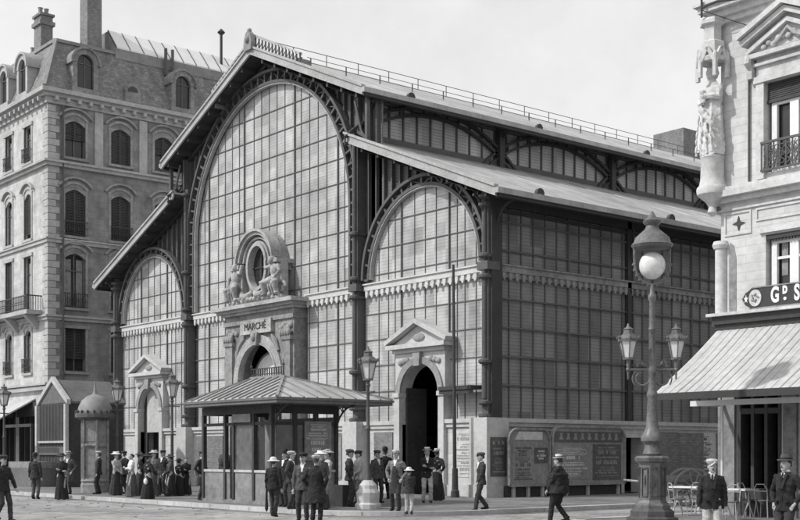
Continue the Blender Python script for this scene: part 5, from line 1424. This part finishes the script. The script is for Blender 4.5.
        for i in (0, 1):
            S_, E_, H_ = Vector(sh[i])*1, el[i], hd[i]; S_.x *= .92
            m.tube([(S_.x*.5, .01, 1.41), S_, (S_+E_)/2, E_, (E_+H_)/2, H_-(H_-E_)*.05], [.07, .082, .078, .06, .05, .04], 12)
        fuse(m, 'bodice', 'cloth_'+top, t, vox*(1.1 if near else 1.4), 1, crease=.014)
    # hats
    m = MB(); nm = 'hat'
    if hat == 'boater': m.lathe([(.155, 1.70), (.158, 1.712), (.092, 1.716), (.092, 1.79), (.085, 1.797), (.02, 1.80)], (0, .005), 22)
    elif hat == 'bowler': m.lathe([(.128, 1.712), (.13, 1.70), (.1, 1.70), (.098, 1.75), (.09, 1.80), (.06, 1.835), (.015, 1.845)], (0, .005), 20, sy=1.15)
    elif hat == 'felt': m.lathe([(.15, 1.715), (.155, 1.70), (.1, 1.695), (.098, 1.76), (.085, 1.81), (.03, 1.80)], (0, .005), 20, sy=1.12)
    elif hat == 'cap': m.lathe([(.086, 1.68), (.115, 1.715), (.12, 1.745), (.09, 1.775), (.02, 1.785)], (0, .0), 18, sy=1.12); m.tube([(0, -.08, 1.695), (0, -.13, 1.685), (0, -.155, 1.675)], [(.07, .012), (.06, .010), (.03, .006)], 12); nm = 'cap'
    elif hat == 'bonnet': m.lathe([(.10, 1.69), (.21, 1.71), (.215, 1.72), (.12, 1.75), (.10, 1.80), (.02, 1.815)], (0, .01), 22, wob=lambda a, z: 1+.05*math.sin(3*a+1)); m.ball((.07, -.05, 1.79), .05, .05, .035); m.ball((-.05, .06, 1.79), .055, .05, .035)
    elif hat == 'straw': m.lathe([(.10, 1.675), (.2, 1.67), (.205, 1.68), (.11, 1.71), (.095, 1.77), (.06, 1.80), (.02, 1.805)], (0, .015), 22)
    if m.v:
        m.xf(T); ho = m.build(nm, 'cloth_'+hatc, t, smooth=True)
        if hat in ('boater', 'felt', 'bowler'):
            m = MB(); m.lathe([(.094 if hat == 'boater' else .102, 1.718), (.095 if hat == 'boater' else .1015, 1.745)], (0, .005), 20, sy=1 if hat == 'boater' else 1.13); m.xf(T); m.build('hat_band', 'cloth_black', ho)
    return t
def carried(name, label, cat, m, mt, px, Z, rz=0, z0=0):
    x, y = at(px, Z); o = m.build(name, mt); o.location = (x, y, z0); o.rotation_euler = (0, 0, rz); return tag(o, label, cat)
ST = -.13
L = -90; RT = 90
person('person at the left edge in dark coat with pale sleeve, stepping off the kerb', 3, 32.5, 1.74, 60, 'black', 'dark', 'cap', 'dark', z0=ST, pose='walk', step=.35, shirt=None)
person('person seen from behind in dark suit on the street, left of the timber stall post', 35, 48.3, 1.76, 170, 'dark', 'charcoal', 'bowler', 'dark', z0=ST, pose='down', shirt=None)
person('person in long black dress with folded arms before the timber stall', 61.5, 47.5, 1.74, 10, 'black', 'black', 'bonnet', 'dark', kind='dress', pose='cross', z0=ST)
person('person in grey coat and pale hat close behind the woman with folded arms', 68.5, 50, 1.72, -20, 'charcoal', 'dark', 'felt', 'pale', kind='coat', pose='pockets')
person('person in narrow dark suit and pale cap beside the domed advertising kiosk', 98.5, 50.2, 1.74, -85, 'dark', 'dark', 'cap', 'pale', pose='down')
person('person in white hat and pale jacket over a dark skirt, leftmost of the group', 116, 48.8, 1.68, 60, 'pale', 'dark', 'bonnet', 'white', kind='blouse', pose='clasp')
person('person in white blouse and dark skirt looking down, second in the left group', 131.5, 47.2, 1.66, -60, 'white', 'charcoal', 'none', '', kind='blouse', pose='cross', z0=0)
person('person in black dress with a white bag, nearest the kerb in the left group', 148, 45.0, 1.74, 130, 'black', 'black', 'bonnet', 'dark', kind='dress', pose='carry', z0=ST)
person('person in wide pale flowered hat behind the woman with the white bag', 154, 47.8, 1.74, 20, 'grey', 'charcoal', 'bonnet', 'pale', kind='blouse', pose='down')
person('person in dark jacket and soft cap at the back of the left group', 163, 50.5, 1.78, -30, 'dark', 'dark', 'cap', 'dark', pose='pockets')
person('person in pale collar and wide black skirts under the second gas lamp', 170, 47.8, 1.58, -70, 'charcoal', 'black', 'bonnet', 'charcoal', kind='dress', pose='clasp')
person('person in wide dark skirt turned away, rightmost of the left group', 179, 48.2, 1.42, 150, 'black', 'black', 'bonnet', 'black', kind='dress', pose='clasp')
person('person in long dark coat leaning by the left post of the kiosk', 202, 44.0, 1.74, 60, 'dark', 'dark', 'cap', 'charcoal', kind='coat', pose='pockets')
person('person seen from behind in white straw hat and dark jacket on the street', 273.5, 35.0, 1.66, 160, 'black', 'dark', 'straw', 'white', z0=ST, pose='down', step=.25, shirt=None, fat=1.08)
person('person in pale soft cap facing right, half hidden behind the bareheaded man', 291, 36.8, 1.72, 80, 'dark', 'dark', 'cap', 'pale', pose='pockets')
person('person with dark hair in a grey checked coat, centre of the kiosk group', 303, 32.6, 1.80, -10, 'charcoal', 'dark', 'cap', 'black', z0=ST, pose='down', kind='suit')
person('person in flat pale cap and wide black coat, nearest of the kiosk group', 316, 31.8, 1.74, 165, 'black', 'black', 'cap', 'pale', kind='coat', z0=ST, pose='pockets', fat=1.2, shirt=None)
person('person in broad pale hat and long light grey dress near the upright trunk', 327.5, 38.0, 1.74, -60, 'pale', 'grey', 'bonnet', 'pale', kind='blouse', pose='clasp')
person('person in narrow black suit and cap left of the lamp pedestal', 349.5, 38.5, 1.78, 95, 'dark', 'dark', 'cap', 'charcoal', pose='pockets')
person('person in pale jacket standing just behind the pedestal of the gas lamp', 358.5, 40.5, 1.74, -60, 'pale', 'grey', 'cap', 'dark', pose='clasp')
person('person in black clothes standing left of the man with pale cap', 385, 45.0, 1.84, 200, 'black', 'black', 'bowler', 'black', kind='coat', pose='pockets', shirt=None)
person('person in pale cap with grey jacket and dark apron, facing the street', 396, 35.8, 1.76, -20, 'grey', 'dark', 'cap', 'pale', kind='apron', pose='pockets')
person('person small like a child in round white hat and light trousers, from behind', 409, 34.0, 1.28, 175, 'dark', 'pale', 'straw', 'white', z0=-.02, pose='clasp', step=.15, shirt=None)
person('person in boater with dark jacket and pale trousers outside the dark doorway', 427, 41.5, 1.84, 5, 'black', 'pale', 'boater', 'straw', pose='cross')
person('person in white cap and black dress with hand on hip at the doorway', 437, 43.6, 1.80, 150, 'black', 'black', 'boater', 'white', kind='dress', pose='hips')
person('person in dark cap and open dark jacket stepping off the kerb, alone', 481, 36.6, 1.74, -70, 'dark', 'dark', 'cap', 'charcoal', pose='walk', step=.45, z0=-.06)
person('stout person in flat straw hat and dark suit walking left on the street', 558.5, 31.2, 1.74, -115, 'black', 'black', 'boater', 'straw', pose='walk', step=.4, fat=1.75, z0=ST, near=True, shirt=None)
person('person in pale cap, black jacket over white collar and light trousers, by the tables', 712, 23.0, 1.68, -12, 'black', 'pale', 'cap', 'pale', pose='down', near=True, z0=ST, fat=1.05, turn=8)
person('person in dark felt hat and dark coat with white collar at right edge', 786, 21.6, 1.74, -50, 'black', 'dark', 'felt', 'charcoal', pose='pockets', near=True, z0=ST, fat=1.08, turn=-12)
person('person in flat dark cap between the two women at the left of the left group', 124, 50.5, 1.74, -120, 'charcoal', 'dark', 'cap', 'dark', pose='pockets')
person('person in dark dress and small hat right behind the woman looking down', 140, 48.6, 1.66, 100, 'dark', 'dark', 'bonnet', 'charcoal', kind='dress', pose='clasp')
person('person bare headed in black dress beside the foot of the second gas lamp', 186, 48.8, 1.5, 20, 'black', 'black', 'none', '', kind='dress', pose='cross')
person('person in dark bowler looking over from behind the man with pale soft cap', 285, 38.6, 1.74, -40, 'black', 'dark', 'bowler', 'black', pose='down')
person('person in broad white hat between the black coat and the light dress', 321, 36.6, 1.70, 30, 'charcoal', 'dark', 'bonnet', 'white', kind='blouse', pose='clasp')
person('person in grey jacket and dark cap between the pale jacket and the black coat', 377, 41.5, 1.76, 40, 'charcoal', 'dark', 'cap', 'charcoal', pose='down')
m = MB(); m.tube([(0, 0, .12), (0, 0, .2), (0, 0, .85)], [.012, .05, .02], 8); m.tube([(0, 0, .85), (0, 0, .93), (.04, 0, .97), (.08, 0, .93)], .012, 6)
carried('furled_umbrella', 'furled dark umbrella held by the person in white straw hat', 'umbrella', m, 'cloth_black', 266.5, 34.8, z0=-.1)
m = MB(); m.ball((0, 0, 0), .10, .07, .12); m.tube([(-.05, 0, .1), (0, 0, .22), (.05, 0, .1)], .008, 6)
carried('hand_bag', 'small white bag carried by the woman in black near the kerb', 'bag', m, 'cloth_white', 145.5, 44.6, z0=.66)

m = MB(); rl_ = random.Random(5)
for k in range(90):
    u_ = rl_.uniform(2, 27); v_ = KV-.2-abs(rl_.gauss(0, 1.6)) if k % 3 else rl_.uniform(-20, -12)
    if u_ > 19 and v_ > -14 and k % 2: u_, v_ = KU+abs(rl_.gauss(.3, .8)), rl_.uniform(-9, 6)
    r_ = rl_.uniform(.02, .07); m.ball((u_, v_, -.125), r_, r_*rl_.uniform(.5, 1), r_*.35, 7, 4)
    if k % 4 == 0: m.tube([(u_, v_, -.118), (u_+rl_.uniform(-.2, .2), v_+rl_.uniform(-.2, .2), -.115)], .008, 4)
tag(m.build('street_litter', 'wood_mid'), 'scattered straw and droppings lying along the kerb and street', 'litter', kind='stuff')
